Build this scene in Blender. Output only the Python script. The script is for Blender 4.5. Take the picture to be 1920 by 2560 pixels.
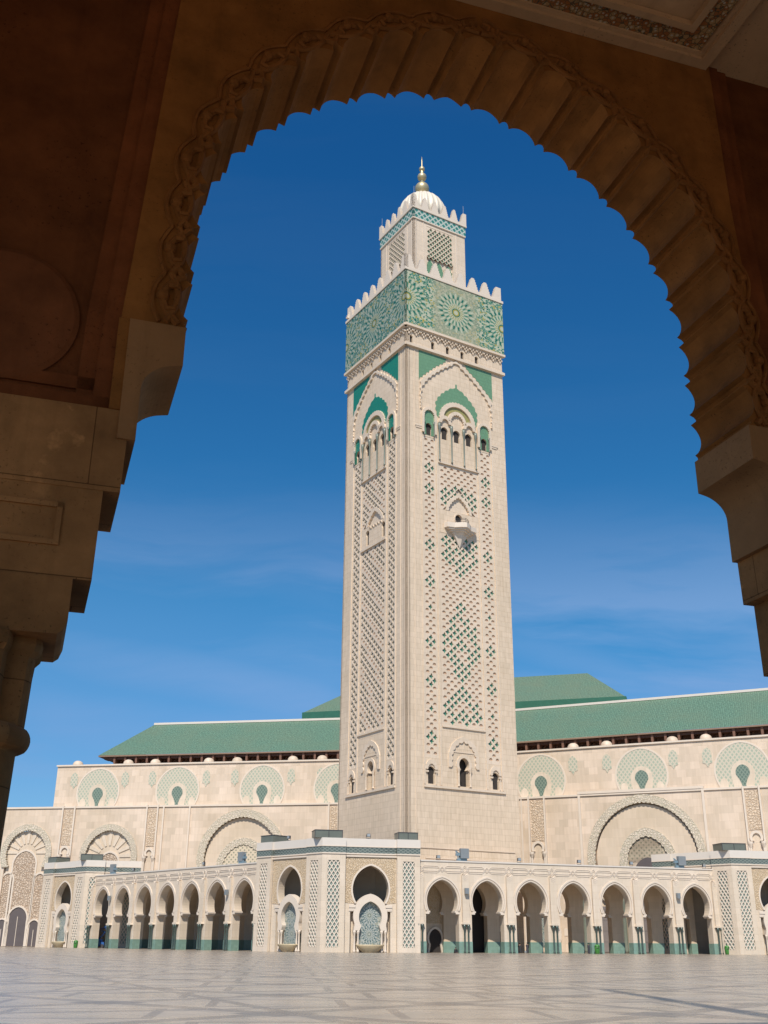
import bpy, math, random
from mathutils import Vector, geometry
random.seed(7)
R_=math.radians
for o in list(bpy.data.objects): bpy.data.objects.remove(o)
sc=bpy.context.scene; COL=sc.collection
# ------------------------------------------------------------ camera
FPX=2649.52; PITCH=R_(22.084); ROLL=R_(0.456); EYE=1.6
cF=Vector((0,math.cos(PITCH),math.sin(PITCH))); U0=Vector((0,-math.sin(PITCH),math.cos(PITCH))); R0=Vector((1,0,0))
cR=math.cos(ROLL)*R0+math.sin(ROLL)*U0; cU=-math.sin(ROLL)*R0+math.cos(ROLL)*U0
CAM=Vector((0,0,EYE))
cd=bpy.data.cameras.new('camera'); cam=bpy.data.objects.new('camera',cd); COL.objects.link(cam)
cd.sensor_fit='VERTICAL'; cd.sensor_height=24; cd.lens=24*FPX/2560; cd.clip_start=.1; cd.clip_end=6000
from mathutils import Matrix
M=Matrix((cR,cU,-cF)).transposed().to_4x4(); M.translation=CAM; cam.matrix_world=M
sc.camera=cam
# ------------------------------------------------------------ light
SUN_EL=R_(50); SUN_AZ=R_(-6)      # azimuth of the sun measured from straight behind the camera, minus = left
tosun=Vector((math.sin(SUN_AZ)*math.cos(SUN_EL),-math.cos(SUN_AZ)*math.cos(SUN_EL),math.sin(SUN_EL)))
sl=bpy.data.lights.new('sun','SUN'); sl.energy=4.6; sl.angle=R_(.53); sl.color=(1,.935,.845)
so=bpy.data.objects.new('sun',sl); COL.objects.link(so); so.rotation_euler=tosun.to_track_quat('Z','Y').to_euler()
w=bpy.data.worlds.new('World'); sc.world=w; w.use_nodes=True
wn=w.node_tree; wn.nodes.clear()
# ---- tiny node language
class NT:
    def __init__(s,t): s.t=t
    def n(s,typ,**k):
        x=s.t.nodes.new(typ)
        for a,b in k.items(): setattr(x,a,b)
        return x
    def put(s,sock,v):
        if hasattr(v,'is_output') or isinstance(v,bpy.types.NodeSocket): s.t.links.new(v,sock)
        else:
            if isinstance(v,(tuple,list)) and len(v)==3 and sock.type=='RGBA': v=(*v,1)
            sock.default_value=v
    def m(s,op,a,b=0.,c=0.):
        x=s.n('ShaderNodeMath',operation=op); s.put(x.inputs[0],a); s.put(x.inputs[1],b); s.put(x.inputs[2],c); return x.outputs[0]
    def mix(s,f,a,b,mode='MIX'):
        x=s.n('ShaderNodeMix',data_type='RGBA',blend_type=mode); s.put(x.inputs[0],f); s.put(x.inputs[6],a); s.put(x.inputs[7],b); return x.outputs[2]
    def noise(s,vec,scale,detail=3.,rough=.55):
        x=s.n('ShaderNodeTexNoise'); s.put(x.inputs['Vector'],vec); x.inputs['Scale'].default_value=scale; x.inputs['Detail'].default_value=detail; x.inputs['Roughness'].default_value=rough; return x.outputs[0]
    def vor(s,vec,scale,feature='F1'):
        x=s.n('ShaderNodeTexVoronoi',feature=feature); s.put(x.inputs['Vector'],vec); x.inputs['Scale'].default_value=scale; return x
    def map(s,vec,sc=(1,1,1),rot=(0,0,0),loc=(0,0,0)):
        x=s.n('ShaderNodeMapping'); s.put(x.inputs[0],vec); x.inputs[1].default_value=loc; x.inputs[2].default_value=rot; x.inputs[3].default_value=sc; return x.outputs[0]
    def ramp(s,f,lo,hi,a=0.,b=1.):
        x=s.n('ShaderNodeMapRange'); s.put(x.inputs[0],f); x.inputs[1].default_value=lo; x.inputs[2].default_value=hi; x.inputs[3].default_value=a; x.inputs[4].default_value=b; return x.outputs[0]
    def sep(s,v):
        x=s.n('ShaderNodeSeparateXYZ'); s.put(x.inputs[0],v); return x.outputs
    def comb(s,a,b,c=0.):
        x=s.n('ShaderNodeCombineXYZ'); s.put(x.inputs[0],a); s.put(x.inputs[1],b); s.put(x.inputs[2],c); return x.outputs[0]
W=NT(wn)
sky=W.n('ShaderNodeTexSky',sky_type='NISHITA'); sky.sun_disc=False; sky.sun_elevation=SUN_EL; sky.sun_rotation=math.pi-SUN_AZ
sky.air_density=1.0; sky.dust_density=.3; sky.ozone_density=3.0; sky.altitude=0
gen=W.n('ShaderNodeTexCoord').outputs['Generated']
dz=W.sep(gen)
# cirrus: soft slanting streaks in the sky toward +Y
fy=W.m('MAXIMUM',W.m('ABSOLUTE',dz[1]),.12)
cx=W.m('DIVIDE',dz[0],fy); cy=W.m('DIVIDE',dz[2],fy)
cv=W.comb(cx,cy)
warp=W.noise(W.map(cv,(2.,2.,1)),1.5,3,.5)
cv2=W.comb(cx,W.m('MULTIPLY_ADD',warp,.10,cy))
st=W.noise(W.map(cv2,(1.3,8.5,1),(0,0,R_(-12)),(2.4,.9,0)),1.,7,.58)
big=W.noise(W.map(cv,(1.0,3.4,1),(0,0,R_(-12)),(5.3,4.1,0)),1.0,2,.5)
mask=W.m('MULTIPLY',W.ramp(st,.44,.60),W.ramp(big,.40,.58))
hl=W.ramp(W.m('ADD',W.m('MULTIPLY',cx,-.8),W.m('MULTIPLY',cy,-2.2)),-.85,-.35)     # haze toward the lower left
mask=W.m('MAXIMUM',W.m('MULTIPLY',mask,W.ramp(dz[2],.40,.29,.08,1.)),W.m('MULTIPLY',hl,W.ramp(st,.42,.60,.25,.9)))
# three long faint bands of cirrus (world directions: a = x/y, b = z/y)
def band(a0,b0,a1,b1,wd,k):
    sl_=(b1-b0)/(a1-a0)
    wob=W.m('MULTIPLY_ADD',warp,.05,-.025)
    off=W.m('DIVIDE',W.m('SUBTRACT',W.m('ADD',cy,wob),W.m('MULTIPLY_ADD',cx,sl_,b0-sl_*a0)),wd)
    gg=W.m('POWER',2.718,W.m('MULTIPLY',W.m('MULTIPLY',off,off),-1.))
    aa=W.m('MULTIPLY',W.ramp(cx,a0-.10,a0+.05),W.ramp(cx,a1+.10,a1-.03))
    return W.m('MULTIPLY',W.m('MULTIPLY',gg,aa),W.ramp(st,.30,.66,k*.35,k))
bands=W.m('MAXIMUM',W.m('MAXIMUM',band(-.34,.270,-.03,.200,.026,.95),band(.11,.275,.36,.20,.018,.5)),W.m('MAXIMUM',band(-.30,.37,-.03,.305,.022,.30),band(-.36,.215,-.05,.15,.035,.8)))
mask=W.m('MAXIMUM',W.m('MULTIPLY',mask,.75),bands)
tint=W.mix(W.ramp(dz[2],.30,.66),W.mix(W.ramp(dz[2],.12,.30),(.37,.68,.92),(.22,.755,1.0)),(.105,.60,.99))
skyc=W.mix(1.0,sky.outputs[0],tint,'MULTIPLY')
hazec=W.mix(1.0,sky.outputs[0],W.mix(W.ramp(dz[2],.15,.27),(.66,.66,.86),(1.10,1.12,1.18)),'MULTIPLY')
colr=W.mix(W.m('MULTIPLY',mask,.85),skyc,hazec)
bg=W.n('ShaderNodeBackground'); W.put(bg.inputs[0],colr); bg.inputs[1].default_value=.10
wo=W.n('ShaderNodeOutputWorld'); wn.links.new(bg.outputs[0],wo.inputs[0])
sc.view_settings.view_transform='Standard'; sc.view_settings.look='None'; sc.view_settings.exposure=.18; sc.view_settings.gamma=1
sc.render.engine='CYCLES'
# ------------------------------------------------------------ helpers
def ray(u,v): return cF+(u-960)/FPX*cR-(v-1280)/FPX*cU
def atZ(u,v,z):
    r=ray(u,v); return CAM+r*((z-EYE)/r.z)
def proj(p):
    d=Vector(p)-CAM; z=d.dot(cF); return 960+FPX*d.dot(cR)/z,1280-FPX*d.dot(cU)/z
def base(u,Y):
    lo,hi=-300,300
    for _ in range(50):
        m=(lo+hi)/2
        if proj((m,Y,0))[0]<u: lo=m
        else: hi=m
    return Vector((m,Y,0))
def dirv(a): return Vector((math.cos(R_(a)),math.sin(R_(a)),0))
class Fr:
    def __init__(s,O,e,n=None,flip=False):
        s.O=Vector((O[0],O[1],0)); s.e=Vector((e[0],e[1],0)).normalized()
        s.n=Vector((s.e.y,-s.e.x,0)) if n is None else Vector(n)
        if flip: s.n=-s.n
    def pt(s,a,z,d=0): return s.O+s.e*a+s.n*d+Vector((0,0,z))
    def px(s,u,v,d=0):
        r=ray(u,v); o=s.O+s.n*d; k=(o-CAM).dot(s.n)/r.dot(s.n); p=CAM+r*k; return ((p-s.O).dot(s.e),p.z)
    def sh(s,a,d=0): return Fr(s.O+s.e*a+s.n*d,s.e,s.n)
WORLD=Fr((0,0),(1,0),(0,-1,0))
class MB:
    def __init__(s,fr): s.fr=fr; s.v=[]; s.f=[]; s.m=[]; s.uv=[]
    def face(s,pts,mi=0):
        i=len(s.v); s.v+= [tuple(p) for p in pts]; s.f.append(tuple(range(i,i+len(pts)))); s.m.append(mi)
        # local box uv
        a=[pts[k] for k in (0,1,2)]
        e1=[a[1][k]-a[0][k] for k in range(3)]; e2=[pts[-1][k]-a[0][k] for k in range(3)]
        nx=abs(e1[1]*e2[2]-e1[2]*e2[1]); nz=abs(e1[0]*e2[2]-e1[2]*e2[0]); nd=abs(e1[0]*e2[1]-e1[1]*e2[0])
        if nd>=nx and nd>=nz: s.uv+=[(p[0],p[1]) for p in pts]
        elif nx>=nz: s.uv+=[(p[2],p[1]) for p in pts]
        else: s.uv+=[(p[0],p[2]) for p in pts]
        return s
    def box(s,a0,a1,z0,z1,d0,d1,mi=0):
        P=lambda a,z,d:(a,z,d)
        q=[P(a0,z0,d1),P(a1,z0,d1),P(a1,z1,d1),P(a0,z1,d1),P(a0,z0,d0),P(a1,z0,d0),P(a1,z1,d0),P(a0,z1,d0)]
        for f in ((0,1,2,3),(5,4,7,6),(1,5,6,2),(4,0,3,7),(3,2,6,7),(4,5,1,0)): s.face([q[k] for k in f],mi)
        return s
    def slab(s,outer,d0,d1,holes=(),mi=0,back=True,sides=True,mside=None,front=True):
        ms=mi if mside is None else mside
        loops=[outer]+list(holes); flat=[p for l in loops for p in l]
        tris=geometry.tessellate_polygon([[Vector((p[0],p[1],0)) for p in l] for l in loops])
        for t in tris:
            if front: s.face([(flat[k][0],flat[k][1],d1) for k in t],mi)
            if back: s.face([(flat[k][0],flat[k][1],d0) for k in t],mi)
        if sides:
            for l in loops:
                for k in range(len(l)):
                    p,q=l[k],l[(k+1)%len(l)]
                    s.face([(p[0],p[1],d1),(q[0],q[1],d1),(q[0],q[1],d0),(p[0],p[1],d0)],ms)
        return s
    def strip(s,A,B,d0,d1,mi=0,closed=False,ends=True):
        n=len(A); rng=range(n if closed else n-1)
        for k in rng:
            a,b,c,e=A[k],A[(k+1)%n],B[(k+1)%n],B[k]
            s.face([(*a,d1),(*b,d1),(*c,d1),(*e,d1)],mi)
            s.face([(*a,d0),(*b,d0),(*b,d1),(*a,d1)],mi)
            s.face([(*e,d0),(*c,d0),(*c,d1),(*e,d1)],mi)
        if ends and not closed:
            for k in (0,-1): s.face([(*A[k],d0),(*B[k],d0),(*B[k],d1),(*A[k],d1)],mi)
        return s
    def tube(s,path,r,n=6,mi=0,closed=False):
        P=[Vector(p) for p in path]; rings=[]; N=len(P)
        for i,p in enumerate(P):
            t=(P[(i+1)%N]-P[i-1]) if closed else (P[min(i+1,N-1)]-P[max(i-1,0)])
            t.normalize(); up=Vector((0,0,1)) if abs(t.z)<.9 else Vector((1,0,0))
            x=t.cross(up).normalized(); y=t.cross(x); rr=r[i] if isinstance(r,(list,tuple)) else r
            rings.append([tuple(p+x*rr*math.cos(2*math.pi*k/n)+y*rr*math.sin(2*math.pi*k/n)) for k in range(n)])
        for i in range(N if closed else N-1):
            A,B=rings[i],rings[(i+1)%N]
            for k in range(n): s.face([A[k],A[(k+1)%n],B[(k+1)%n],B[k]],mi)
        if not closed:
            s.face(rings[0],mi); s.face(rings[-1],mi)
        return s
    def lathe(s,a,d,prof,n=12,mi=0,rib=0,ribd=0,sy=1.0):
        rings=[]
        for r,z in prof:
            ring=[]
            for k in range(n):
                t=2*math.pi*k/n; rr=r*(1-ribd*abs(math.cos(rib*t/2))**4) if rib else r
                ring.append((a+rr*math.cos(t),z,d+rr*sy*math.sin(t)))
            rings.append(ring)
        for A,B in zip(rings,rings[1:]):
            for k in range(n): s.face([A[k],A[(k+1)%n],B[(k+1)%n],B[k]],mi)
        if prof[0][0]>1e-6: s.face(rings[0][::-1],mi)
        if prof[-1][0]>1e-6: s.face(rings[-1],mi)
        return s
    def build(s,name,mats,parent=None,smooth=False,loc=None):
        if not isinstance(mats,(list,tuple)): mats=[mats]
        o3=parent
        base_=Vector((0,0,0)); q=parent
        while q is not None: base_=base_+Vector(q.location); q=q.parent
        if loc is not None: base_=base_+Vector(loc)
        V=[tuple(s.fr.pt(*p)-base_) for p in s.v]
        me=bpy.data.meshes.new(name); me.from_pydata(V,[],s.f); 
        uvl=me.uv_layers.new(name='UVMap'); flat=[c for u in s.uv for c in u]; uvl.data.foreach_set('uv',flat)
        for m_ in mats: me.materials.append(m_)
        me.polygons.foreach_set('material_index',s.m)
        if smooth: me.polygons.foreach_set('use_smooth',[True]*len(s.f))
        me.validate()
        if smooth:
            import bmesh
            b=bmesh.new(); b.from_mesh(me); bmesh.ops.remove_doubles(b,verts=b.verts,dist=1e-4); b.to_mesh(me); b.free()
        me.update()
        ob=bpy.data.objects.new(name,me); COL.objects.link(ob)
        if parent is not None: ob.parent=parent
        if loc is not None: ob.location=loc
        return ob
def thing(name,label,cat,loc=(0,0,0),group=None):
    o=bpy.data.objects.new(name,None); COL.objects.link(o); o.location=loc; o.empty_display_size=.5
    o['label']=label; o['category']=cat
    if group: o['group']=group
    return o
def copy_tree(o,loc=None,rz=None,parent=None,label=None):
    c=o.copy(); COL.objects.link(c); c.parent=parent
    if loc is not None: c.location=loc
    if rz is not None: c.rotation_euler=(0,0,rz)
    if label: c['label']=label
    for ch in [x for x in bpy.data.objects if x.parent==o]: copy_tree(ch,parent=c)
    return c
# ------------------------------------------------------------ materials
def newmat(name):
    m=bpy.data.materials.new(name); m.use_nodes=True; t=m.node_tree; t.nodes.clear()
    T=NT(t); out=T.n('ShaderNodeOutputMaterial'); b=T.n('ShaderNodeBsdfPrincipled'); t.links.new(b.outputs[0],out.inputs[0])
    T.b=b; T.uv=T.n('ShaderNodeTexCoord').outputs['UV']; T.obj=T.n('ShaderNodeTexCoord').outputs['Object']
    return m,T
def bump(T,h,dist=.05,strength=.6):
    x=T.n('ShaderNodeBump'); x.inputs['Strength'].default_value=strength; x.inputs['Distance'].default_value=dist; T.put(x.inputs['Height'],h); T.t.links.new(x.outputs[0],T.b.inputs['Normal'])
def plain(name,c,rough=.6,var=.12,scale=3.,metal=0.,bmp=0.):
    m,T=newmat(name); n=T.noise(T.obj,scale,4)
    T.put(T.b.inputs['Base Color'],T.mix(n,tuple(x*(1-var) for x in c),tuple(min(1,x*(1+var)) for x in c)))
    T.b.inputs['Roughness'].default_value=rough; T.b.inputs['Metallic'].default_value=metal
    if bmp: bump(T,T.noise(T.obj,scale*4,4),bmp)
    return m
def stone(name,c,bw=1.2,bh=.6,var=.10,mort=.72,stripe=.10,stain=.10,rough=.55,msize=.012,pink=.0):
    m,T=newmat(name)
    br=T.n('ShaderNodeTexBrick'); T.put(br.inputs['Vector'],T.uv); br.inputs['Scale'].default_value=1; br.inputs['Brick Width'].default_value=bw; br.inputs['Row Height'].default_value=bh
    br.inputs['Mortar Size'].default_value=msize; br.inputs['Mortar Smooth'].default_value=.3; br.inputs['Bias'].default_value=0; br.offset=.5
    br.inputs['Color1'].default_value=(1-var,1-var,1-var*1.2,1); br.inputs['Color2'].default_value=(1+var*.6,1+var*.55,1+var*.5,1); br.inputs['Mortar'].default_value=(mort,mort*.96,mort*.9,1)
    col=T.mix(1.,c,br.outputs[0],'MULTIPLY')
    s1=T.noise(T.map(T.uv,(4.6/bw,.30/bh,1)),1.0,2)
    col=T.mix(1.,col,T.mix(s1,(1-stripe*1.4,1-stripe*1.7,1-stripe*2.2),(1+stripe,1+stripe,1+stripe)),'MULTIPLY')
    s2=T.noise(T.map(T.uv,(.10,.05,1)),1.,5,.6)
    col=T.mix(1.,col,T.mix(T.ramp(s2,.3,.7),(1-stain,1-stain*1.2,1-stain*1.7),(1+stain*.5,1+stain*.45,1+stain*.4)),'MULTIPLY')
    s3=T.noise(T.map(T.uv,(1.1,.07,1)),1.,5,.65)   # rain streaks
    col=T.mix(T.ramp(s3,.58,.78,0,.35),col,T.mix(1.,col,(.78,.70,.58),'MULTIPLY'))
    T.put(T.b.inputs['Base Color'],col); T.b.inputs['Roughness'].default_value=rough
    bump(T,T.m('MULTIPLY_ADD',br.outputs[1],-1.,T.m('MULTIPLY',T.noise(T.uv,6,4),.25)),.015)
    return m
def carved(name,c,scale=1.6,depth=.12,dark=(.66,.60,.50)):
    m,T=newmat(name)
    v1=T.vor(T.uv,scale,'DISTANCE_TO_EDGE').outputs[0]
    v2=T.vor(T.uv,scale*2.3,'F1').outputs[0]
    wv=T.n('ShaderNodeTexWave',wave_type='RINGS'); T.put(wv.inputs[0],T.uv); wv.inputs['Scale'].default_value=scale*.6; wv.inputs['Distortion'].default_value=6
    h=T.m('ADD',T.ramp(v1,.03,.12),T.m('MULTIPLY',wv.outputs[1],.6))
    n=T.noise(T.uv,.7,3)
    col=T.mix(T.ramp(v1,.02,.10),tuple(c[i]*dark[i]*1.25 for i in range(3)),c)
    col=T.mix(n,T.mix(1.,col,(.9,.86,.8),'MULTIPLY'),col)
    T.put(T.b.inputs['Base Color'],col); T.b.inputs['Roughness'].default_value=.7; bump(T,h,depth,.9)
    return m
def lattice(name,c,hole,p=1.2,q=None,wd=.30,rough=.5):
    # diamond strapwork pattern in two glazed/stone colours (tile marquetry)
    q=q or p; m,T=newmat(name); x,y,z=T.sep(T.uv)
    u=T.m('ADD',T.m('DIVIDE',x,p),T.m('DIVIDE',y,q)); v=T.m('SUBTRACT',T.m('DIVIDE',x,p),T.m('DIVIDE',y,q))
    a=T.m('PINGPONG',u,.5); b=T.m('PINGPONG',v,.5)
    k=T.m('LESS_THAN',T.m('MINIMUM',a,b),wd*.5)
    n=T.noise(T.uv,2.,3)
    T.put(T.b.inputs['Base Color'],T.mix(k,T.mix(n,tuple(h*.8 for h in hole),tuple(h*1.2 for h in hole)),c)); T.b.inputs['Roughness'].default_value=rough
    return m
def rosette(name,period_s,period_z,r0,cols,offs=(0,0),rays=16,ground2=None,alt=False,dens=1.6):
    """star-and-petal mosaic: rays round repeating centres, small cells between them"""
    m,T=newmat(name); x,y,z=T.sep(T.uv)
    xs=T.m('DIVIDE',T.m('SUBTRACT',x,offs[0]),period_s); ys=T.m('DIVIDE',T.m('SUBTRACT',y,offs[1]),period_z)
    ix=T.m('ROUND',xs); iy=T.m('ROUND',ys)
    lx=T.m('MULTIPLY',T.m('SUBTRACT',xs,ix),period_s); ly=T.m('MULTIPLY',T.m('SUBTRACT',ys,iy),period_z)
    r=T.m('SQRT',T.m('ADD',T.m('MULTIPLY',lx,lx),T.m('MULTIPLY',ly,ly))); th=T.m('ARCTAN2',ly,lx)
    rn=T.m('DIVIDE',r,r0)
    ray1=T.m('COSINE',T.m('MULTIPLY',th,rays))
    ray2=T.m('COSINE',T.m('MULTIPLY',th,rays*.5))
    light,dark,mid,acc=cols[:4]
    n=T.noise(T.uv,dens*2,2)
    vc=T.vor(T.uv,dens); vcol=T.sep(vc.outputs['Color'])
    e=T.vor(T.uv,dens,'DISTANCE_TO_EDGE').outputs[0]
    g=T.mix(T.m('GREATER_THAN',vcol[0],.62),dark,acc)
    g=T.mix(T.m('GREATER_THAN',vcol[1],.60),g,light)
    g=T.mix(T.m('GREATER_THAN',vcol[2],.62),g,mid)
    g=T.mix(T.m('LESS_THAN',e,.05),g,light)
    if alt:
        odd=T.ramp(T.m('ADD',T.m('COSINE',T.m('MULTIPLY',xs,math.pi)),T.m('MULTIPLY_ADD',T.noise(T.uv,.9,4),.9,-.45)),.15,-.35)
        g=T.mix(T.m('MULTIPLY',odd,.66),g,(.36,.34,.22))
    def band(lo,hi): return T.m('MULTIPLY',T.m('GREATER_THAN',rn,lo),T.m('LESS_THAN',rn,hi))
    def petals(ray,lo,hi,wd):   # leaf shapes: widest in the middle of the ring
        t=T.m('DIVIDE',T.m('SUBTRACT',rn,lo),hi-lo); hump=T.m('MULTIPLY',T.m('MULTIPLY',t,T.m('SUBTRACT',1.,t)),4.*wd)
        return T.m('MULTIPLY',band(lo,hi),T.m('GREATER_THAN',ray,T.m('SUBTRACT',1.,hump)))
    ray1b=T.m('MULTIPLY',ray1,-1.)
    disc=T.m('LESS_THAN',rn,1.0); pale=T.mix(.25,mid,light)
    c=T.mix(T.m('MULTIPLY',disc,.35),g,pale)
    c=T.mix(petals(ray1,.70,1.0,.6),c,light); c=T.mix(petals(ray1b,.62,.90,.5),c,dark)
    c=T.mix(petals(ray1b,.40,.70,.85),c,light); c=T.mix(petals(ray1,.44,.64,.5),c,mid)
    c=T.mix(petals(ray1,.20,.44,1.1),c,light); c=T.mix(petals(ray1b,.22,.40,.45),c,acc)
    c=T.mix(band(.17,.21),c,dark)
    c=T.mix(T.m('LESS_THAN',rn,.17),c,acc); c=T.mix(T.m('LESS_THAN',rn,.11),c,light)
    T.put(T.b.inputs['Base Color'],c); T.b.inputs['Roughness'].default_value=.35
    return m
TOWER=(.685,.56,.435); HALL=(.655,.54,.44); ARC=(.665,.565,.46)
m_tower=stone('tower_travertine',TOWER,1.6,1.05,.05,.80,.15,.07,msize=.03)
m_tower2=stone('tower_smooth_travertine',(.68,.56,.44),1.9,1.3,.05,.85,.05,.06,msize=.02)
m_hall=stone('hall_travertine',HALL,1.9,1.5,.12,.88,.08,.14,msize=.02)
m_arc=stone('arcade_travertine',ARC,1.5,1.1,.06,.90,.06,.10,msize=.014)
m_trim=plain('pale_trim_stone',(.65,.55,.445),.6,.07,.8,bmp=.01)
m_white=plain('white_parapet_stone',(.62,.56,.49),.6,.06,.7)
m_carve=carved('carved_stone',(.64,.51,.36),3.2,.06)
m_carve2=carved('carved_pale_stone',(.67,.54,.41),1.9,.10,(.72,.66,.58))
m_dark=plain('painted_interior_shade',(.035,.028,.024),.9,.2)  # near-black colour stands in for the shade inside openings
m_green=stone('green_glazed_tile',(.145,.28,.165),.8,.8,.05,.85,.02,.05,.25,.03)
m_teal=plain('deep_green_tile',(.05,.22,.15),.3,.25,1.5)
m_dado=stone('green_dado_tile',(.20,.315,.265),.5,.5,.10,.9,.03,.05,.3,.01)
m_olive=plain('olive_tile',(.30,.27,.10),.4,.25,3)
m_column=plain('green_marble',(.055,.075,.06),.25,.45,2.5)
m_brown=plain('dark_cedar_wood',(.085,.035,.02),.6,.4,1.2)
m_door=plain('dull_bronze_door',(.105,.085,.08),.5,.15,1.)
m_grey=plain('grey_door_panels',(.20,.175,.165),.5,.12,.8)
m_gold=plain('brass_finial',(.52,.43,.25),.42,.1,1.,.5)
m_bwhite=plain('white_dome_marble',(.66,.585,.47),.45,.05,1.2)
m_steel=plain('pale_metal',(.5,.5,.48),.4,.05,1,.6)
m_lamp=plain('black_lamp_metal',(.05,.05,.055),.5,.1)
m_glassbox=plain('grey_green_glass',(.13,.14,.115),.3,.2,1)
m_bluegrey=plain('weathered_blue_metal',(.16,.23,.27),.4,.15)
m_greybox=plain('grey_cabinet',(.20,.22,.23),.5,.1)
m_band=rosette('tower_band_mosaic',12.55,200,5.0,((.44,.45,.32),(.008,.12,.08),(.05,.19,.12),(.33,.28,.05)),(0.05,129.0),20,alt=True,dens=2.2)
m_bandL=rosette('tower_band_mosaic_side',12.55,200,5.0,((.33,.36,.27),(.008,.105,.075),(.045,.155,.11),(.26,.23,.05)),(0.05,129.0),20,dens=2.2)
m_mos=rosette('fountain_mosaic',3.2,2.85,1.35,((.37,.38,.34),(.05,.10,.10),(.13,.18,.18),(.25,.25,.18)),(0,2.75),16,dens=5)
m_tband=lattice('interlaced_green_tile',(.44,.48,.42),(.035,.19,.155),1.5,1.5,.32)
m_gband=lattice('grey_green_tile_band',(.19,.215,.19),(.085,.115,.105),.8,.5,.3)
m_harch=lattice('pale_green_tile_marquetry',(.54,.48,.37),(.34,.385,.29),.85,1.1,.42)
m_key=lattice('deep_green_tile_marquetry',(.20,.25,.20),(.10,.155,.12),.7,.9,.3)
m_panelback=plain('grey_green_ceramic',(.22,.28,.24),.5,.15)
def roofmat(name,c):
    m,T=newmat(name); x,y,z=T.sep(T.uv)
    n=T.noise(T.uv,2.6,6,.75); n2=T.noise(T.uv,.12,3)
    rib=T.m('PINGPONG',T.m('MULTIPLY',x,2.6),.5)
    col=T.mix(T.ramp(n,.38,.62),tuple(k*.66 for k in c),tuple(min(1,k*1.45) for k in c))
    col=T.mix(T.m('MULTIPLY',T.m('LESS_THAN',rib,.14),.28),col,tuple(k*.5 for k in c))
    col=T.mix(T.ramp(n2,.4,.7,0,.35),col,(c[0]*1.5,c[1]*1.0,c[2]*.9))
    T.put(T.b.inputs['Base Color'],col); T.b.inputs['Roughness'].default_value=.5; bump(T,rib,.2,.6); return m
m_roof=roofmat('green_roof_tiles',(.105,.185,.125)); m_roof2=roofmat('green_upper_roof_tiles',(.12,.19,.125))
# plaza paving
def plazamat():
    m,T=newmat('marble_paving'); v=T.obj
    P=T.map(v,(1,1,1),(0,0,R_(40)))
    def lines(rot,S,wd):
        x,y,z=T.sep(T.map(v,(1,1,1),(0,0,R_(rot)))); a=T.m('PINGPONG',T.m('DIVIDE',x,S),.5); b=T.m('PINGPONG',T.m('DIVIDE',y,S),.5)
        return a,b,T.m('LESS_THAN',T.m('MINIMUM',a,b),wd)
    a,b,g1=lines(40,6.6,.055); a2,b2,g2=lines(66,9.5,.024); 
    node=T.m('LESS_THAN',T.m('MAXIMUM',a,b),.12)
    ring=T.m('LESS_THAN',T.m('ABSOLUTE',T.m('SUBTRACT',T.m('ADD',a,b),.62)),.03)
    dk=T.m('MAXIMUM',T.m('MAXIMUM',g1,node),T.m('MAXIMUM',ring,g2))
    br=T.n('ShaderNodeTexBrick'); T.put(br.inputs['Vector'],P); br.inputs['Scale'].default_value=1; br.inputs['Brick Width'].default_value=1.0; br.inputs['Row Height'].default_value=1.0; br.inputs['Mortar Size'].default_value=.008; br.offset=0
    br.inputs['Color1'].default_value=(.86,.87,.88,1); br.inputs['Color2'].default_value=(1.1,1.08,1.05,1); br.inputs['Mortar'].default_value=(.55,.52,.5,1)
    n=T.noise(v,.35,6,.65); n2=T.noise(v,.05,3)
    cream=T.mix(n,(.355,.30,.235),(.455,.38,.295)); grey=T.mix(n,(.22,.185,.15),(.29,.245,.20))
    c=T.mix(dk,cream,grey); c=T.mix(T.m('MULTIPLY',node,.45),c,(.14,.125,.115)); c=T.mix(1.,c,br.outputs[0],'MULTIPLY')
    c=T.mix(T.ramp(n2,.3,.7,0,.3),c,T.mix(1.,c,(.85,.84,.84),'MULTIPLY'))
    T.put(T.b.inputs['Base Color'],c); T.b.inputs['Roughness'].default_value=.42
    T.put(T.b.inputs['Roughness'],T.ramp(n,.3,.7,.20,.34)); bump(T,T.m('MULTIPLY',br.outputs[1],-1.),.004,.4)
    return m
m_plaza=plazamat()
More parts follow.
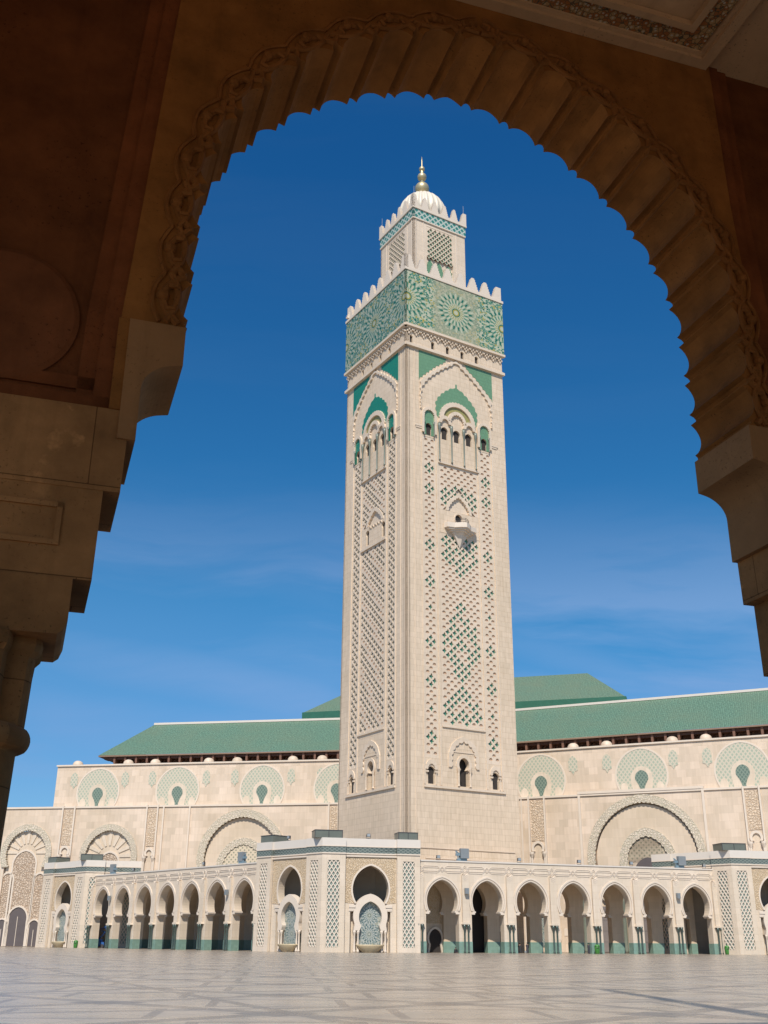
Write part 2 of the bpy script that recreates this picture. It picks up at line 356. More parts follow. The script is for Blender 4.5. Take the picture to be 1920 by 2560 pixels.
def gallerymat(name,c,rough=.85,blot=.35,bscale=1.3,patch=.15,joints=False):
    m,T=newmat(name); n=T.noise(T.uv,bscale,6,.65); n2=T.noise(T.map(T.uv,(2.4,.25,1)),1.5,5,.6); n3=T.noise(T.uv,22,3,.7)
    col=T.mix(T.ramp(n,.3,.72),tuple(k*(1-blot) for k in c),tuple(k*(1+blot*.9) for k in c))
    col=T.mix(T.ramp(n2,.55,.8,0,.5),col,tuple(k*.5 for k in c))
    col=T.mix(T.m('MULTIPLY',T.ramp(n3,.60,.66,0,.8),T.ramp(T.noise(T.uv,.9,2),.45,.6)),col,tuple(k*.3 for k in c))
    col=T.mix(T.ramp(T.noise(T.map(T.uv,(1,1,1),(0,0,0),(9,4,0)),1.7,5,.6),.60,.66,0,patch),col,tuple(min(1,k*1.7) for k in c))
    br=T.n('ShaderNodeTexBrick'); T.put(br.inputs['Vector'],T.uv); br.inputs['Scale'].default_value=1; br.inputs['Brick Width'].default_value=1.7; br.inputs['Row Height'].default_value=.95; br.inputs['Mortar Size'].default_value=.006; br.inputs['Color1'].default_value=(.92,.92,.92,1); br.inputs['Color2'].default_value=(1.06,1.05,1.03,1); br.inputs['Mortar'].default_value=(.45,.42,.4,1)
    if joints: col=T.mix(1.,col,br.outputs[0],'MULTIPLY')
    T.put(T.b.inputs['Base Color'],col); T.b.inputs['Roughness'].default_value=rough; T.b.inputs['Specular IOR Level'].default_value=.12
    bump(T,T.m('ADD',n,T.m('MULTIPLY',n3,.2)),.02,.7); return m
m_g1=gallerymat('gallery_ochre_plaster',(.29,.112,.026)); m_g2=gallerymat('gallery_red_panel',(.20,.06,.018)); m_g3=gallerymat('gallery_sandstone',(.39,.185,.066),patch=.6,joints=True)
m_g4=gallerymat('gallery_ceiling_plaster',(.62,.385,.20),blot=.1); 
def gband():
    m,T=newmat('gallery_painted_band'); vc=T.vor(T.uv,15); e=T.vor(T.uv,15,'DISTANCE_TO_EDGE').outputs[0]
    c=T.mix(T.m('GREATER_THAN',T.sep(vc.outputs['Color'])[0],.55),(.42,.15,.04),(.50,.30,.12)); c=T.mix(T.m('LESS_THAN',vc.outputs[0],.28),c,(.55,.48,.34)); c=T.mix(T.m('LESS_THAN',e,.05),c,(.10,.09,.05))
    T.put(T.b.inputs['Base Color'],c); T.b.inputs['Roughness'].default_value=.7; return m
m_gb=gband()
def kind(o,k='structure'): o['kind']=k; return o
# ------------------------------------------------------------ ground
g=MB(WORLD); g.face([(-1500,0,600),(1500,0,600),(1500,0,-2500),(-1500,0,-2500)]); kind(g.build('plaza_ground',m_plaza))
# ------------------------------------------------------------ arch outlines
def horseshoe(c,zc,R,k,zimp,n=14):
    """right impost -> apex -> left impost"""
    r=R+k; a0=-math.asin(min(.999,(zc-zimp)/r)); a1=math.acos(k/r)
    right=[(c-k+r*math.cos(a0+(a1-a0)*i/n),zc+r*math.sin(a0+(a1-a0)*i/n)) for i in range(n+1)]
    return right+[(2*c-p[0],p[1]) for p in reversed(right[:-1])]
def rnd(c,zc,R,z0=None,n=16):
    """round arch polygon with straight legs"""
    P=[(c+R*math.cos(math.pi*i/n),zc+R*math.sin(math.pi*i/n)) for i in range(n+1)]
    return ([(c+R,z0)] if z0 is not None else [])+P+([(c-R,z0)] if z0 is not None else [])
def offp(P,d):
    out=[]
    for i in range(len(P)):
        a=Vector(P[max(i-1,0)]); b=Vector(P[min(i+1,len(P)-1)]); t=(b-a).normalized(); out.append((P[i][0]+t.y*d,P[i][1]-t.x*d))
    return out
def resample(P,n):
    L=[0]
    for a,b in zip(P,P[1:]): L.append(L[-1]+math.hypot(b[0]-a[0],b[1]-a[1]))
    out=[];j=0
    for i in range(n+1):
        s=L[-1]*i/n
        while j<len(P)-2 and L[j+1]<s: j+=1
        t=(s-L[j])/max(1e-9,L[j+1]-L[j]); out.append((P[j][0]+(P[j+1][0]-P[j][0])*t,P[j][1]+(P[j+1][1]-P[j][1])*t))
    return out
def scallop(P,n,depth,m=5):
    """n lobes along P bulging to the right-hand side normal (t.y,-t.x)*depth"""
    Q=resample(P,n*m); out=[]
    for i,p in enumerate(Q):
        a=Vector(Q[max(i-1,0)]); b=Vector(Q[min(i+1,len(Q)-1)]); t=(b-a).normalized(); k=depth*math.sin(math.pi*((i%m)/m)) if i%m else 0
        out.append((p[0]+t.y*k,p[1]-t.x*k))
    return out
# ------------------------------------------------------------ openwork (sebka) panels
GREENH=[.62,.55,.80,.78,.45,.62,.62,.62,.45,.78,.80,.55]   # hole radius share every 30 deg from 0
STONEH=[.50,.66,.74,.50,.74,.66,.50,.28,.18,.16,.18,.28]
def sebka(mb,a0,a1,z0,z1,cw,ch,green,skip=None,d=0.,front=0,backs=(1,2),grow=1.,depk=1.):
    nx=max(1,round((a1-a0)/cw)); cw=(a1-a0)/nx; ny=max(1,round((z1-z0)/(ch/2))); hh=(z1-z0)/ny
    for j in range(0,ny+1):
        off=0 if j%2 else .5
        for i in range(-1,nx+1):
            cx=a0+(i+.5+off)*cw; cz=z0+j*hh
            if cx<a0-1e-6 or cx>a1+1e-6: continue
            if skip and skip(cx,cz): continue
            L_=cx-cw/2>=a0-1e-6; R__=cx+cw/2<=a1+1e-6; B_=j>0; T_=j<ny
            if not (L_ and R__ and B_ and T_):
                pts=[]
                if R__: pts.append((cx+cw/2,cz,d))
                if T_: pts.append((cx,cz+hh,d))
                if L_: pts.append((cx-cw/2,cz,d))
                if B_: pts.append((cx,cz-hh,d))
                if not (L_ and R__ and (B_ or T_)): pts.append((cx,cz,d)) if len(pts)==2 else None
                if len(pts)>=3:
                    mb.face(pts,front)
                continue
            gn=green(cx,cz); H=GREENH if gn else STONEH; dep=(.34 if gn else .20)*depk; mi=backs[0] if gn else backs[1]
            bd=[];hl=[]
            for k in range(12):
                t=math.radians(30*k); c_,s_=math.cos(t),math.sin(t)
                rb=1/(abs(c_)/(cw/2)+abs(s_)/hh); bd.append((cx+c_*rb,cz+s_*rb)); q=rb*min(.88,H[k]*grow); hl.append((cx+c_*q,cz+s_*q))
            for k in range(12):
                k2=(k+1)%12
                mb.face([(*bd[k],d),(*bd[k2],d),(*hl[k2],d),(*hl[k],d)],front)
                mb.face([(*hl[k],d),(*hl[k2],d),(*hl[k2],d-dep),(*hl[k],d-dep)],front)
            mb.face([(*p,d-dep) for p in hl],mi)
def bars(mb,a0,a1,z0,z1,cw,ch,t,d0,d1,mi=0):
    """diagonal crossing bars clipped to a rectangle"""
    H=z1-z0; W_=a1-a0; k=ch/cw
    for sgn in (1,-1):
        c=-H/k
        n=int((W_+H/k)/cw)+2
        for i in range(n+1):
            s0=a0-H/k+i*cw
            # line: a = s0 + (z-z0)/k  (sgn 1) ; mirrored otherwise
            za=max(z0,z0+(a0-s0)*k); zb=min(z1,z0+(a1-s0)*k)
            if zb-za<.05: continue
            A=(s0+(za-z0)/k,za); B=(s0+(zb-z0)/k,zb)
            if sgn<0: A=(a0+a1-A[0],A[1]); B=(a0+a1-B[0],B[1])
            v=Vector((B[0]-A[0],B[1]-A[1])).normalized(); nx,nz=-v.y*t/2,v.x*t/2
            q=[(A[0]+nx,A[1]+nz),(B[0]+nx,B[1]+nz),(B[0]-nx,B[1]-nz),(A[0]-nx,A[1]-nz)]
            dd=d1+(0 if sgn>0 else -.012)
            mb.face([(*p,dd) for p in q],mi)
            mb.face([(*q[0],dd),(*q[1],dd),(*q[1],d0),(*q[0],d0)],mi); mb.face([(*q[3],dd),(*q[2],dd),(*q[2],d0),(*q[3],d0)],mi)
m_hall2=stone('portal_travertine',(.64,.53,.42),2.6,1.8,.07,.9,.07,.14,msize=.02)
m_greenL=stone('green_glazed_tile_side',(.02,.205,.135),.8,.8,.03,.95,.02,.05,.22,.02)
m_column2=plain('grey_green_colonnette',(.18,.20,.16),.35,.2,2)
m_brownl=plain('eave_plank',(.22,.14,.09),.6,.2,2)
m_cedar2=plain('carved_cedar',(.16,.075,.045),.6,.35,3)
m_eaveg=plain('dark_green_gutter',(.03,.13,.08),.4,.2,1)
m_slate=plain('slate_brown_recess',(.135,.135,.105),.4,.3,2); m_arcin=stone('arcade_stone_bounce_warmed',(.66,.53,.40),1.5,1.1,.06,.88,.08,.12,msize=.014); m_hole=plain('brown_recess_stone',(.50,.34,.23),.8,.25,2)  # m_arcin: warm bounced light put into the rear arcade colour
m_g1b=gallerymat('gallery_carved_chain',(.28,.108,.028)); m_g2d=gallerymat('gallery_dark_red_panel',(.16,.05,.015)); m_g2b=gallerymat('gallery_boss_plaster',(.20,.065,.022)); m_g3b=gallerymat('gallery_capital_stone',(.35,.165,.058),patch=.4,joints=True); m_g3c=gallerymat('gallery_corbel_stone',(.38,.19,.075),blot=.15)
# ------------------------------------------------------------ MINARET
TC=Vector((4.344,191.951,0)); TA=31.0; TW=25.0
tR=Fr(TC,dirv(TA),dirv(TA-90)); tL=Fr(TC,dirv(TA+90),dirv(TA+180))
tcent=TC+TW/2*(dirv(TA)+dirv(TA+90))
mina=thing('minaret','tall square stone minaret with green tile band, small lantern stage and white dome','minaret',(tcent.x,tcent.y,0))
def lobes_poly(P,n,dep,flip=1): return scallop(P,n,dep*flip)
def mirror(P,c=12.5): return [(2*c-p[0],p[1]) for p in reversed(P)]
def facefeatures(F,side):
    """wall skin of one face with all openings, from z=0 to 122"""
    D=.45
    door=horseshoe(12.5,31.9,1.12,.15,31.0); door=[(13.55,28.0)]+[(13.55,30.9)]+door+[(11.45,30.9),(11.45,28.0)]
    def win(c,z0,z1,hw):
        r=hw*1.12; h=[(c+hw*.9,z0),(c+hw*.9,z1-2.0*hw)]+horseshoe(c,z1-r*1.12,r,.12*r,z1-1.75*r,8)+[(c-hw*.9,z1-2.0*hw),(c-hw*.9,z0)]
        return h
    wins=[win(5.3,28.0,31.1,.76),win(19.7,28.0,31.1,.76)]
    up=[win(c,97.6,100.5,.78) for c in (5.4,9.35,12.4,15.45,19.4)]
    holes=[door]+wins
    slots=[[(c-.42,118.0),(c+.42,118.0),(c+.42,119.75),(c,120.05),(c-.42,119.75)] for c in ((1.2,) if side=='R' else ())+(6.7,10.5,14.3,18.1)]
    if side=='R': mid=[[(11.8,79.0),(13.2,79.0)]+[(13.2,80.2)]+horseshoe(12.5,80.7,.78,.1,80.3,8)+[(11.8,80.2)]]
    else: mid=[win(8.7,77.2,80.5,.62),win(15.0,77.2,80.5,.62)]
    # carve regions of the openwork are separate inserts, so cut their rectangles away
    strips=[(4.0,7.05,32.6,97.2),(18.0,21.1,32.6,97.2)]
    cz=[(7.8,17.55,38.75,77.0 if side=='R' else 76.5),(7.8,17.55,82.0 if side=='R' else 81.2,91.9)]
    holes+= [[(a,c),(b,c),(b,d),(a,d)] for a,b,c,d in strips+cz]
    allh=holes+up+slots+mid
    mb=MB(F)
    mb.slab([(0,0),(TW,0),(TW,122),(0,122)],-.9,0,holes=allh,back=False)
    # near-black boxes fill the openings, standing in for the shade inside
    ob=mb.build('wall',m_tower if side=='R' else m_tower,mina)
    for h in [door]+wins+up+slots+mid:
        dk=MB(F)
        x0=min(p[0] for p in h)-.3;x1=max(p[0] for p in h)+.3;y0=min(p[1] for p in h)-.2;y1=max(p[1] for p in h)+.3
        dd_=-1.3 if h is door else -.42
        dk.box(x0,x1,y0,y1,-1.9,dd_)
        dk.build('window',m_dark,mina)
    # openwork
    sb=MB(F)
    def gstrip(cx,cz):
        if side=='L': return True
        # clusters of four green cells with single ones between
        for i,zc in enumerate((36,41.5,47,55,61,67,73.5,80,86,90.5)):
            if i in (1,4,7): 
                if abs(cz-zc)<.5 and (abs(cx-5.5)<.5 or abs(cx-19.55)<.5): return True
            elif abs(cz-zc)+abs(((cx-4.0) if cx<12 else cx-18.0)-1.52)*1.0<1.55: return True
        return False
    def gcent(cx,cz):
        if side=='L': return (math.sin(cx*5.1+cz*3.3)>-.55)
        x=abs(cx-12.68)
        if cz>82: return abs((cz-85.6)+x*.75-1.9)<1.6 and x>.6
        for zc,hz,hx in ((72.3,4.6,5.4),(55.0,8.2,5.6),(41.2,5.4,5.8)):
            q=abs(cz-zc)/hz+x/hx
            if (zc==72.3 and cz>74 and x<5): q=min(q,.55) 
            if q<1.0 and not (.28<q<.42) and math.sin(cx*2.2)*math.sin(cz*1.35+1)>-.62: return True
        return False
    for a,b,c,d in strips: sebka(sb,a,b,c,d,1.55,1.5,gstrip,d=-.05,grow=1.12 if side=='L' else 1.08,depk=.45 if side=='L' else .8)
    def skip(cx,cz):
        x=abs(cx-12.68)
        if side=='R':
            return (cz>81 and cz<86.4-x*1.15+.2 and x<4.0)
        return (cz>80 and cz<84.8-abs(cx-12.2)*.9)
    for a,b,c,d in cz: sebka(sb,a,b,c,d,1.62,1.5,gcent,skip,d=-.05,grow=1.12 if side=='L' else 1.08,depk=.45 if side=='L' else .8)
    # plain ground behind the niche heads
    sb.box(7.9,17.5,81.9 if side=='R' else 81.1,87.2,-.62,-.42,3)
    sb.build('openwork_panel',[m_tower2,m_teal if side=='R' else m_slate,m_hole,m_tower2],mina)  # non-green cells get a browner stone backing than the face
    # mouldings (each its own part)
    mo=MB(F)
    for a in (7.28,17.62,3.72,21.22): mo.box(a,a+.30,27.9,97.0,0,.14)
    mo.box(3.7,21.8,27.35,27.75,0,.28); mo.box(7.6,17.75,92.0,92.45,0,.30); mo.box(7.8,17.6,38.45,38.75,0,.22)
    if side=='L': mo.box(7.5,17.4,76.3,76.75,0,.25)
    mo.box(2.3,23.6,16.9,17.1,0,.12); mo.box(3.9,22.9,15.2,15.4,0,.10)
    for a in (.42,2.0): mo.box(a,a+.14,0,117.2,0,.10)
    mo.box(-.35,TW+.35,117.15,117.75,0,.55); mo.box(-.25,TW+.25,117.75,117.95,0,.35)
    for c0 in (3.2,22.0): mo.box(c0-1.1,c0+.9,99.1,99.5,0,.2); mo.box(c0-.9,c0+.7,98.7,99.1,0,.12)
    mo.build('moulding',m_tower2,mina)
    # big lobed arch ring
    L_=[(3.7,103.4),(3.65,106.0),(4.0,108.3),(5.4,110.5),(7.2,112.2),(9.2,113.9),(11.0,115.1),(12.5,116.3)]
    P=L_+mirror(L_)[1:]; P=resample(P,60)
    O_=[(3.3,103.3),(3.2,106),(3.3,109.9),(5.2,112.0),(7.4,113.7),(9.6,115.3),(11.4,116.7),(12.5,117.12)]
    Oo=resample(O_+mirror(O_)[1:],60)
    ring=MB(F)
    sc_in=scallop(P,24,-.34,5); sc_out=scallop(resample(O_+mirror(O_)[1:],60),24,.30,5)
    sc_out=[(p[0],min(p[1],117.13)) for p in sc_out]; n_=min(len(sc_out),len(sc_in)); ring.strip(sc_out[:n_],sc_in[:n_],0,.30)
    ring.build('lobed_arch_moulding',m_tower2,mina)
    # tile spandrels
    sp=MB(F)
    Lp=scallop([(3.2,109.9),(4.6,111.3),(7.4,114.0),(9.6,115.6),(10.6,116.95)],9,-.32,5)
    Lp=[(3.1,116.95)]+[(3.1,109.9)]+Lp
    Lp=[p for p in Lp if p[1]<=116.96]
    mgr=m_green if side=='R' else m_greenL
    sp.slab(Lp,0,.06,back=False); sp.build('tile_spandrel',mgr,mina)
    sp=MB(F); sp.slab([(2*12.55-p[0],p[1]) for p in Lp],0,.06,back=False); sp.build('tile_spandrel',mgr,mina); sp=MB(F)
    og=[(8.0,102.3),(7.45,103.6),(7.4,105.7),(8.1,107.1),(9.2,108.3),(10.4,109.3),(11.6,110.1)]
    og=scallop(og,7,-.30,5)+[(12.3,110.5),(12.3,111.2),(12.5,111.5)]
    ogp=og+[(25-p[0],p[1]) for p in reversed(og[:-1])]
    inner=[(12.5+4.45*math.cos(t),102.25+4.5*math.sin(t)) for t in [math.pi*k/24 for k in range(25)]]
    sp.slab(ogp+inner[::1],0,.06,back=False)
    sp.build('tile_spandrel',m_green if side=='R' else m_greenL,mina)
    # inner arch rings
    ir=MB(F); IR=lambda: ir.build('window_arch',m_tower2,mina)
    o1=resample([(12.5+4.45*math.cos(math.pi*k/40),102.2+4.5*math.sin(math.pi*k/40)) for k in range(41)],90)
    ir.strip(scallop(o1,18,.16,5),resample([(12.5+3.55*math.cos(math.pi*k/40),102.2+3.6*math.sin(math.pi*k/40)) for k in range(41)],90),0,.38); IR()
    for c,r,zc in ((9.35,1.55,101.2),(12.4,2.3,102.0),(15.45,1.55,101.2)):
        a=resample([(c+r*math.cos(math.pi*k/20),zc+r*1.15*math.sin(math.pi*k/20)) for k in range(21)],45)
        b=resample([(c+(r-.55)*math.cos(math.pi*k/20),zc+(r-.55)*1.15*math.sin(math.pi*k/20)) for k in range(21)],45)
        ir=MB(F); ir.strip(a,scallop(b,9,-.22,5),0,.45); IR()
    for c in (5.45,19.4):
        a=[(c+1.75,98.0)]+resample([(c+1.75*math.cos(math.pi*k/20),102.0+2.0*math.sin(math.pi*k/20)) for k in range(21)],44)+[(c-1.75,98.0)]
        b=[(c+1.35,98.0)]+scallop(resample([(c+1.4*math.cos(math.pi*k/20),101.9+1.55*math.sin(math.pi*k/20)) for k in range(21)],45),9,-.28,5)[1:-1]+[(c-1.35,98.0)]
        ir=MB(F); ir.strip(resample(a,44),resample(b,44),0,.4); IR()
    ot=MB(F); a=[(12.5+3.5*math.cos(math.pi*k/30),102.2+3.55*math.sin(math.pi*k/30)) for k in range(31)]; b=[(12.5+2.5*math.cos(math.pi*k/30),102.2+2.6*math.sin(math.pi*k/30)) for k in range(31)]
    ot.strip(a,b,0,.05); ot.build('olive_tile_arch',m_olive,mina)
    for c in (5.45,19.4):
        gt=MB(F)
        pol=[(c+1.35,97.6),(c+1.3,102.2),(c+.8,103.2),(c,103.6),(c-.8,103.2),(c-1.3,102.2),(c-1.35,97.6)]
        hole=win(c-.05,97.6,100.4,.66); hole=[(p[0],max(p[1],97.65)) for p in hole]
        gt.slab(pol,0,.05,holes=[hole],back=False,sides=False)
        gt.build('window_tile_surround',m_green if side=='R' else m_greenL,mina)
    for c in (7.85,10.9,14.0,17.0):
        cl=MB(F); cl.lathe(c,.35,[(.24,92.5),(.15,92.8),(.15,99.3),(.22,99.5),(.34,100.3),(.34,100.9)],8); cl.build('colonnette',m_column2,mina,smooth=True)
    for c in (4.25,6.6,18.2,20.55): cl=MB(F); cl.lathe(c,.28,[(.17,97.4),(.12,97.6),(.12,100.2),(.26,100.7)],8); cl.build('colonnette',m_column2,mina,smooth=True)
    # lower portal
    pr=MB(F)
    pr.strip(resample([(15.9,31.3),(15.9,33.8),(15.2,35.5),(14.0,36.5),(12.5,37.1),(11,36.5),(9.8,35.5),(9.1,33.8),(9.1,31.3)],60),
             scallop(resample([(15.3,31.3),(15.3,33.6),(14.6,35.0),(13.7,35.8),(12.5,36.3),(11.3,35.8),(10.4,35),(9.7,33.6),(9.7,31.3)],60),12,-.28,5),0,.22)
    a=offp(horseshoe(12.5,31.9,1.12,.15,31.0),.55); b=horseshoe(12.5,31.9,1.12,.15,31.0); pr.strip(a,b,0,.18)
    pr.box(10.2,14.8,34.05,34.25,0,.1)
    pr.build('portal_surround',m_tower2,mina)
    for c in (11.2,13.8): pr=MB(F); pr.lathe(c,.25,[(.22,28),(.16,28.3),(.16,30.4),(.3,30.9),(.36,31.1)],8); pr.build('portal_column',m_tower2,mina)
    for c in (5.3,19.7):
        pr=MB(F); a=resample([(c+1.3*math.cos(math.pi*k/20),30.6+1.7*math.sin(math.pi*k/20)) for k in range(21)],35); b=resample([(c+.85*math.cos(math.pi*k/20),30.5+1.1*math.sin(math.pi*k/20)) for k in range(21)],35)
        pr.strip(a,scallop(b,7,-.12,5),0,.2); pr.box(c+.7,c+1.2,30.0,30.3,0,.3); pr.lathe(c+.95,.16,[(.12,27.9),(.10,28.1),(.10,30)],6)
        pr.box(c-1.2,c-.7,30.0,30.3,0,.3); pr.build('side_window_surround',m_tower2,mina)
    # muqarnas frieze under the band
    fr=MB(F)
    n=13
    for i in range(n+1):
        c=.6+i*(TW-1.2)/n
        for q,(dx,dzz,sz) in enumerate([(0,0,.36),(-.40,.34,.26),(.40,.34,.26),(-.74,.72,.24),(0,.70,.26),(.74,.72,.24)]):
            if 0.15<c+dx<TW-.15: fr.box(c+dx-sz/2,c+dx+sz/2,120.45+dzz-sz*.9,120.45+dzz+sz*.6,0,.22+.12*(q>0)+.1*(q>2))
    fr.box(0,TW,121.45,121.75,0,.35); fr.box(-.5,TW+.5,121.75,122.3,0,.75)
    fr.build('muqarnas_frieze',m_tower2,mina)
facefeatures(tR,'R'); facefeatures(tL,'L')
# hidden back faces, floor caps
bk=MB(tR); bk.box(0,TW,0,122,-TW,-TW+.5); bk.box(TW-.5,TW,0,122,-TW+.5,-.9); bk.build('rear_wall',m_tower,mina)
# tile band
def sq_band(x0,x1,z0,z1,mat,name,parent=mina,ms=None):
    h=MB(tR); h.box(x0,x1,z0,z1,-x1,-x0); return h.build(name,mat,parent)
core=MB(tR); core.box(.6,24.4,122.3,136.2,-24.4,-.6); core.build('upper_core',m_tower,mina)
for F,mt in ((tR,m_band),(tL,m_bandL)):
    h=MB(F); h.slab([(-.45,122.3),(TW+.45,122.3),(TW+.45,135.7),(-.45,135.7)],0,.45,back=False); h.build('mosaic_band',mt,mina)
cap=MB(tR); cap.box(-.62,TW+.62,135.7,136.3,-TW-.62,.62); cap.build('band_coping',m_trim,mina)
def merlon(c,z0,w_,h):
    hw=w_/2; st=5; P=[(c-hw,z0)]
    for k in range(st):
        x=hw*(1-.58*k/(st-1)); P+=[(c-x,z0+h*(k+.7)/(st+.3)),(c-x+.085*w_,z0+h*(k+.8)/(st+.3))]
    P+=[(P[-1][0],z0+h*.95),(c-.12*w_,z0+h),(c,z0+h)]
    return P+[(2*c-p[0],p[1]) for p in reversed(P[:-1])]
def merlons(F,n,z0,w_,h,half,off,name,L):
    for i in range(n):
        mb=MB(F)
        c=off+half+ i*(L-2*half)/(n-1)
        P=merlon(c,z0+.5,w_,h-.5)
        if i==0: P=[(off,z0+.5),(off,z0+h)]+[p for p in P if p[0]>=c][0:]
        if i==n-1: P=[p for p in P if p[0]<=c]+[(off+L,z0+h),(off+L,z0+.5)]
        mb.slab(P,-.7,0); mb.build('merlon',m_trim,mina)
    mb=MB(F); mb.box(off,off+L,z0,z0+.5,-.7,0)
    return mb.build('parapet_base',m_trim,mina)
for F in (tR.sh(0,.3),tL.sh(0,.3)): merlons(F,8,136.3,2.7,3.6,1.0,-.3,'merlon_row',TW+.6)
back=MB(tR)
for i in range(8):
    c=.5+i*3.43; back.slab(merlon(c,136.8,2.6,3.1),-TW-.1,-TW+.6)
back.build('merlon_row',m_trim,mina)
# lantern stage
LW=14.3; lo=(TW-LW)/2
lC=TC+lo*(dirv(TA)+dirv(TA+90))
lR=Fr(lC,dirv(TA),dirv(TA-90)); lL=Fr(lC,dirv(TA+90),dirv(TA+180))
ZT=1.0
def lz(z): return z
zb0=lR.px(1034,542)[1]; zb1=lR.px(1033,519)[1]; ztop=lR.px(1039,493)[1]
lat0=lR.px(1069,682)[1]; lat1=lR.px(1066,565)[1]
for F,sd in ((lR,'R'),(lL,'L')):
    h=MB(F); a0,a1=3.6,LW-3.4
    h.slab([(0,136),(LW,136),(LW,zb0),(0,zb0)],-.9,0,holes=[[(a0,lat0),(a1,lat0),(a1,lat1),(a0,lat1)]],back=False)
    h.build('lantern_wall',m_tower2,mina)
    sb=MB(F); sebka(sb,a0,a1,lat0,lat1,1.15,1.35,lambda x,z:True,lambda x,z: z<lat0+4.2,d=-.05,grow=1.25,depk=.45 if sd=='L' else .8); 
    sb.build('openwork_panel',[m_tower2,m_teal if sd=='R' else m_key,m_teal],mina)
    ga=MB(F); 
    for c in (a0+1.15,(a0+a1)/2,a1-1.15):
        pol=scallop([(c+.95,lat0),(c+.95,lat0+2.0),(c+.5,lat0+3.4),(c,lat0+4.1),(c-.5,lat0+3.4),(c-.95,lat0+2),(c-.95,lat0)],12,.12,4)
        ga=MB(F); ga.slab(pol,-.5,-.42,back=False); ga.build('lobed_tile_arch',m_green,mina)
    gb=MB(F); gb.box(a0-.05,a1+.05,lat0,lat0+4.4,-.75,-.5)
    for c in (a0,a0+2.3,a1-2.3,a1): gb.lathe(c,-.35,[(.16,lat0),(.12,lat0+2.2),(.3,lat0+2.7)],6)
    gb.build('lantern_niche',m_tower2,mina)
    gp=MB(F); gp.box(-.12,LW+.12,zb0-.3,zb0,0,.25); gp.box(.55,.75,138,zb0-.3,0,.1); gp.box(2.6,2.75,138,zb0-.3,0,.08); gp.box(LW-2.6,LW-2.45,138,zb0-.3,0,.08); gp.build('lantern_moulding',m_trim,mina)
    tb=MB(F); tb.slab([(-.18,zb0),(LW+.18,zb0),(LW+.18,zb1),(-.18,zb1)],-.5,.18,back=False); tb.build('lantern_tile_band',m_tband,mina)
    merlons(F.sh(0,.35),6,zb1+.35,1.9,ztop-zb1+.2,.7,-.35,'merlon_row',LW+.7)
h=MB(lR); h.box(-.4,LW+.4,zb1,zb1+.35,-LW-.4,.4); h.build('lantern_coping',m_trim,mina)
h=MB(lR); h.box(.5,LW-.5,136,zb1,-LW+.0,-1); h.box(0,LW,136,zb1,-LW,-LW+.5); h.build('lantern_core',m_tower2,mina)
h=MB(lR)
for i in range(6): h.slab(merlon(.9+i*2.5,zb1+.8,1.8,ztop-zb1-.4),-LW-.2,-LW+.4)
h.build('merlon_row',m_trim,mina)
# dome + finial, coordinates about the axis
ax=Fr(tcent,dirv(TA),dirv(TA-90))
DR=5.95
zdt=ax.px(1054,489)[1]; dz0=zdt-DR*1.12
prof=[(DR*.86,dz0-4.5),(DR*.86,dz0-2.2),(DR*.97,dz0-1.0),(DR,dz0)]+[(DR*math.cos(t),dz0+DR*1.12*math.sin(t)) for t in [R_(10*k) for k in range(1,9)]]+[(.35,zdt)]
d=MB(ax); d.lathe(0,0,prof,96,0,rib=24,ribd=.10); d.build('ribbed_dome',m_bwhite,mina,smooth=True)
fin=MB(ax)
def zpx(v): return ax.px(1054,v)[1]
zs=[(zpx(472),1.72),(zpx(443),1.12),(zpx(423),.72)]
fin.lathe(0,0,[(.5,zdt-.4),(.4,zs[2][0]),(.16,zs[2][0]+.7),(.13,zpx(402)),(.05,zpx(392))],10)
fin.build('finial_rod',m_gold,mina,smooth=True)
for z,r in zs:
    f=MB(ax); f.lathe(0,0,[(.02,z-r)]+[(r*math.cos(t),z+r*math.sin(t)) for t in [R_(-80+10*k) for k in range(17)]]+[(.02,z+r)],20); f.build('finial_ball',m_gold,mina,smooth=True)
for a,b in ((.2,0),(LW-.2,0),(LW-.5,-LW+.3),(.1,-LW+.2)):
    f=MB(lR); f.lathe(a,b,[(.07,ztop-1),(.05,ztop+3.0)],6); f.build('lightning_rod',m_steel,mina)
# balcony on the right face
bl=MB(tR)
def pgon(sh,z0,z1,mb=bl):
    n=len(sh)
    mb.face([(a,z1,d) for a,d in sh]); mb.face([(a,z0,d) for a,d in sh][::-1])
    for k in range(n):
        a,b=sh[k],sh[(k+1)%n]; mb.face([(a[0],z0,a[1]),(b[0],z0,b[1]),(b[0],z1,b[1]),(a[0],z1,a[1])])
plan=[(8.9,0),(9.1,1.0),(10.6,1.3),(11.5,2.1),(12.6,2.7),(13.7,2.1),(14.6,1.3),(16.1,1.0),(16.3,0)]
sc_=lambda k:[(12.6+(a-12.6)*k,d*k) for a,d in plan]
pgon(plan,78.1,79.1); pgon(sc_(.88),77.8,78.1); pgon(sc_(.70),77.45,77.8); pgon(sc_(.54),77.1,77.45)
top=[(a,77.1,d) for a,d in sc_(.46)]; tip=(12.6,74.3,.05)
for k in range(len(top)-1): bl.face([top[k],top[k+1],tip])
bl.build('balcony',m_trim,mina)
rl=MB(tR)
pp=[(11.0,79.1,1.0),(11.7,79.1,1.8),(12.6,79.1,2.3),(13.5,79.1,1.8),(14.2,79.1,1.0)]
for h_ in (.35,.7,1.0): rl.tube([(p[0],p[1]+h_,p[2]) for p in pp],.05,4)
for p in pp: rl.tube([p,(p[0],p[1]+1,p[2])],.05,4)
rl.build('balcony_railing',m_lamp,mina)
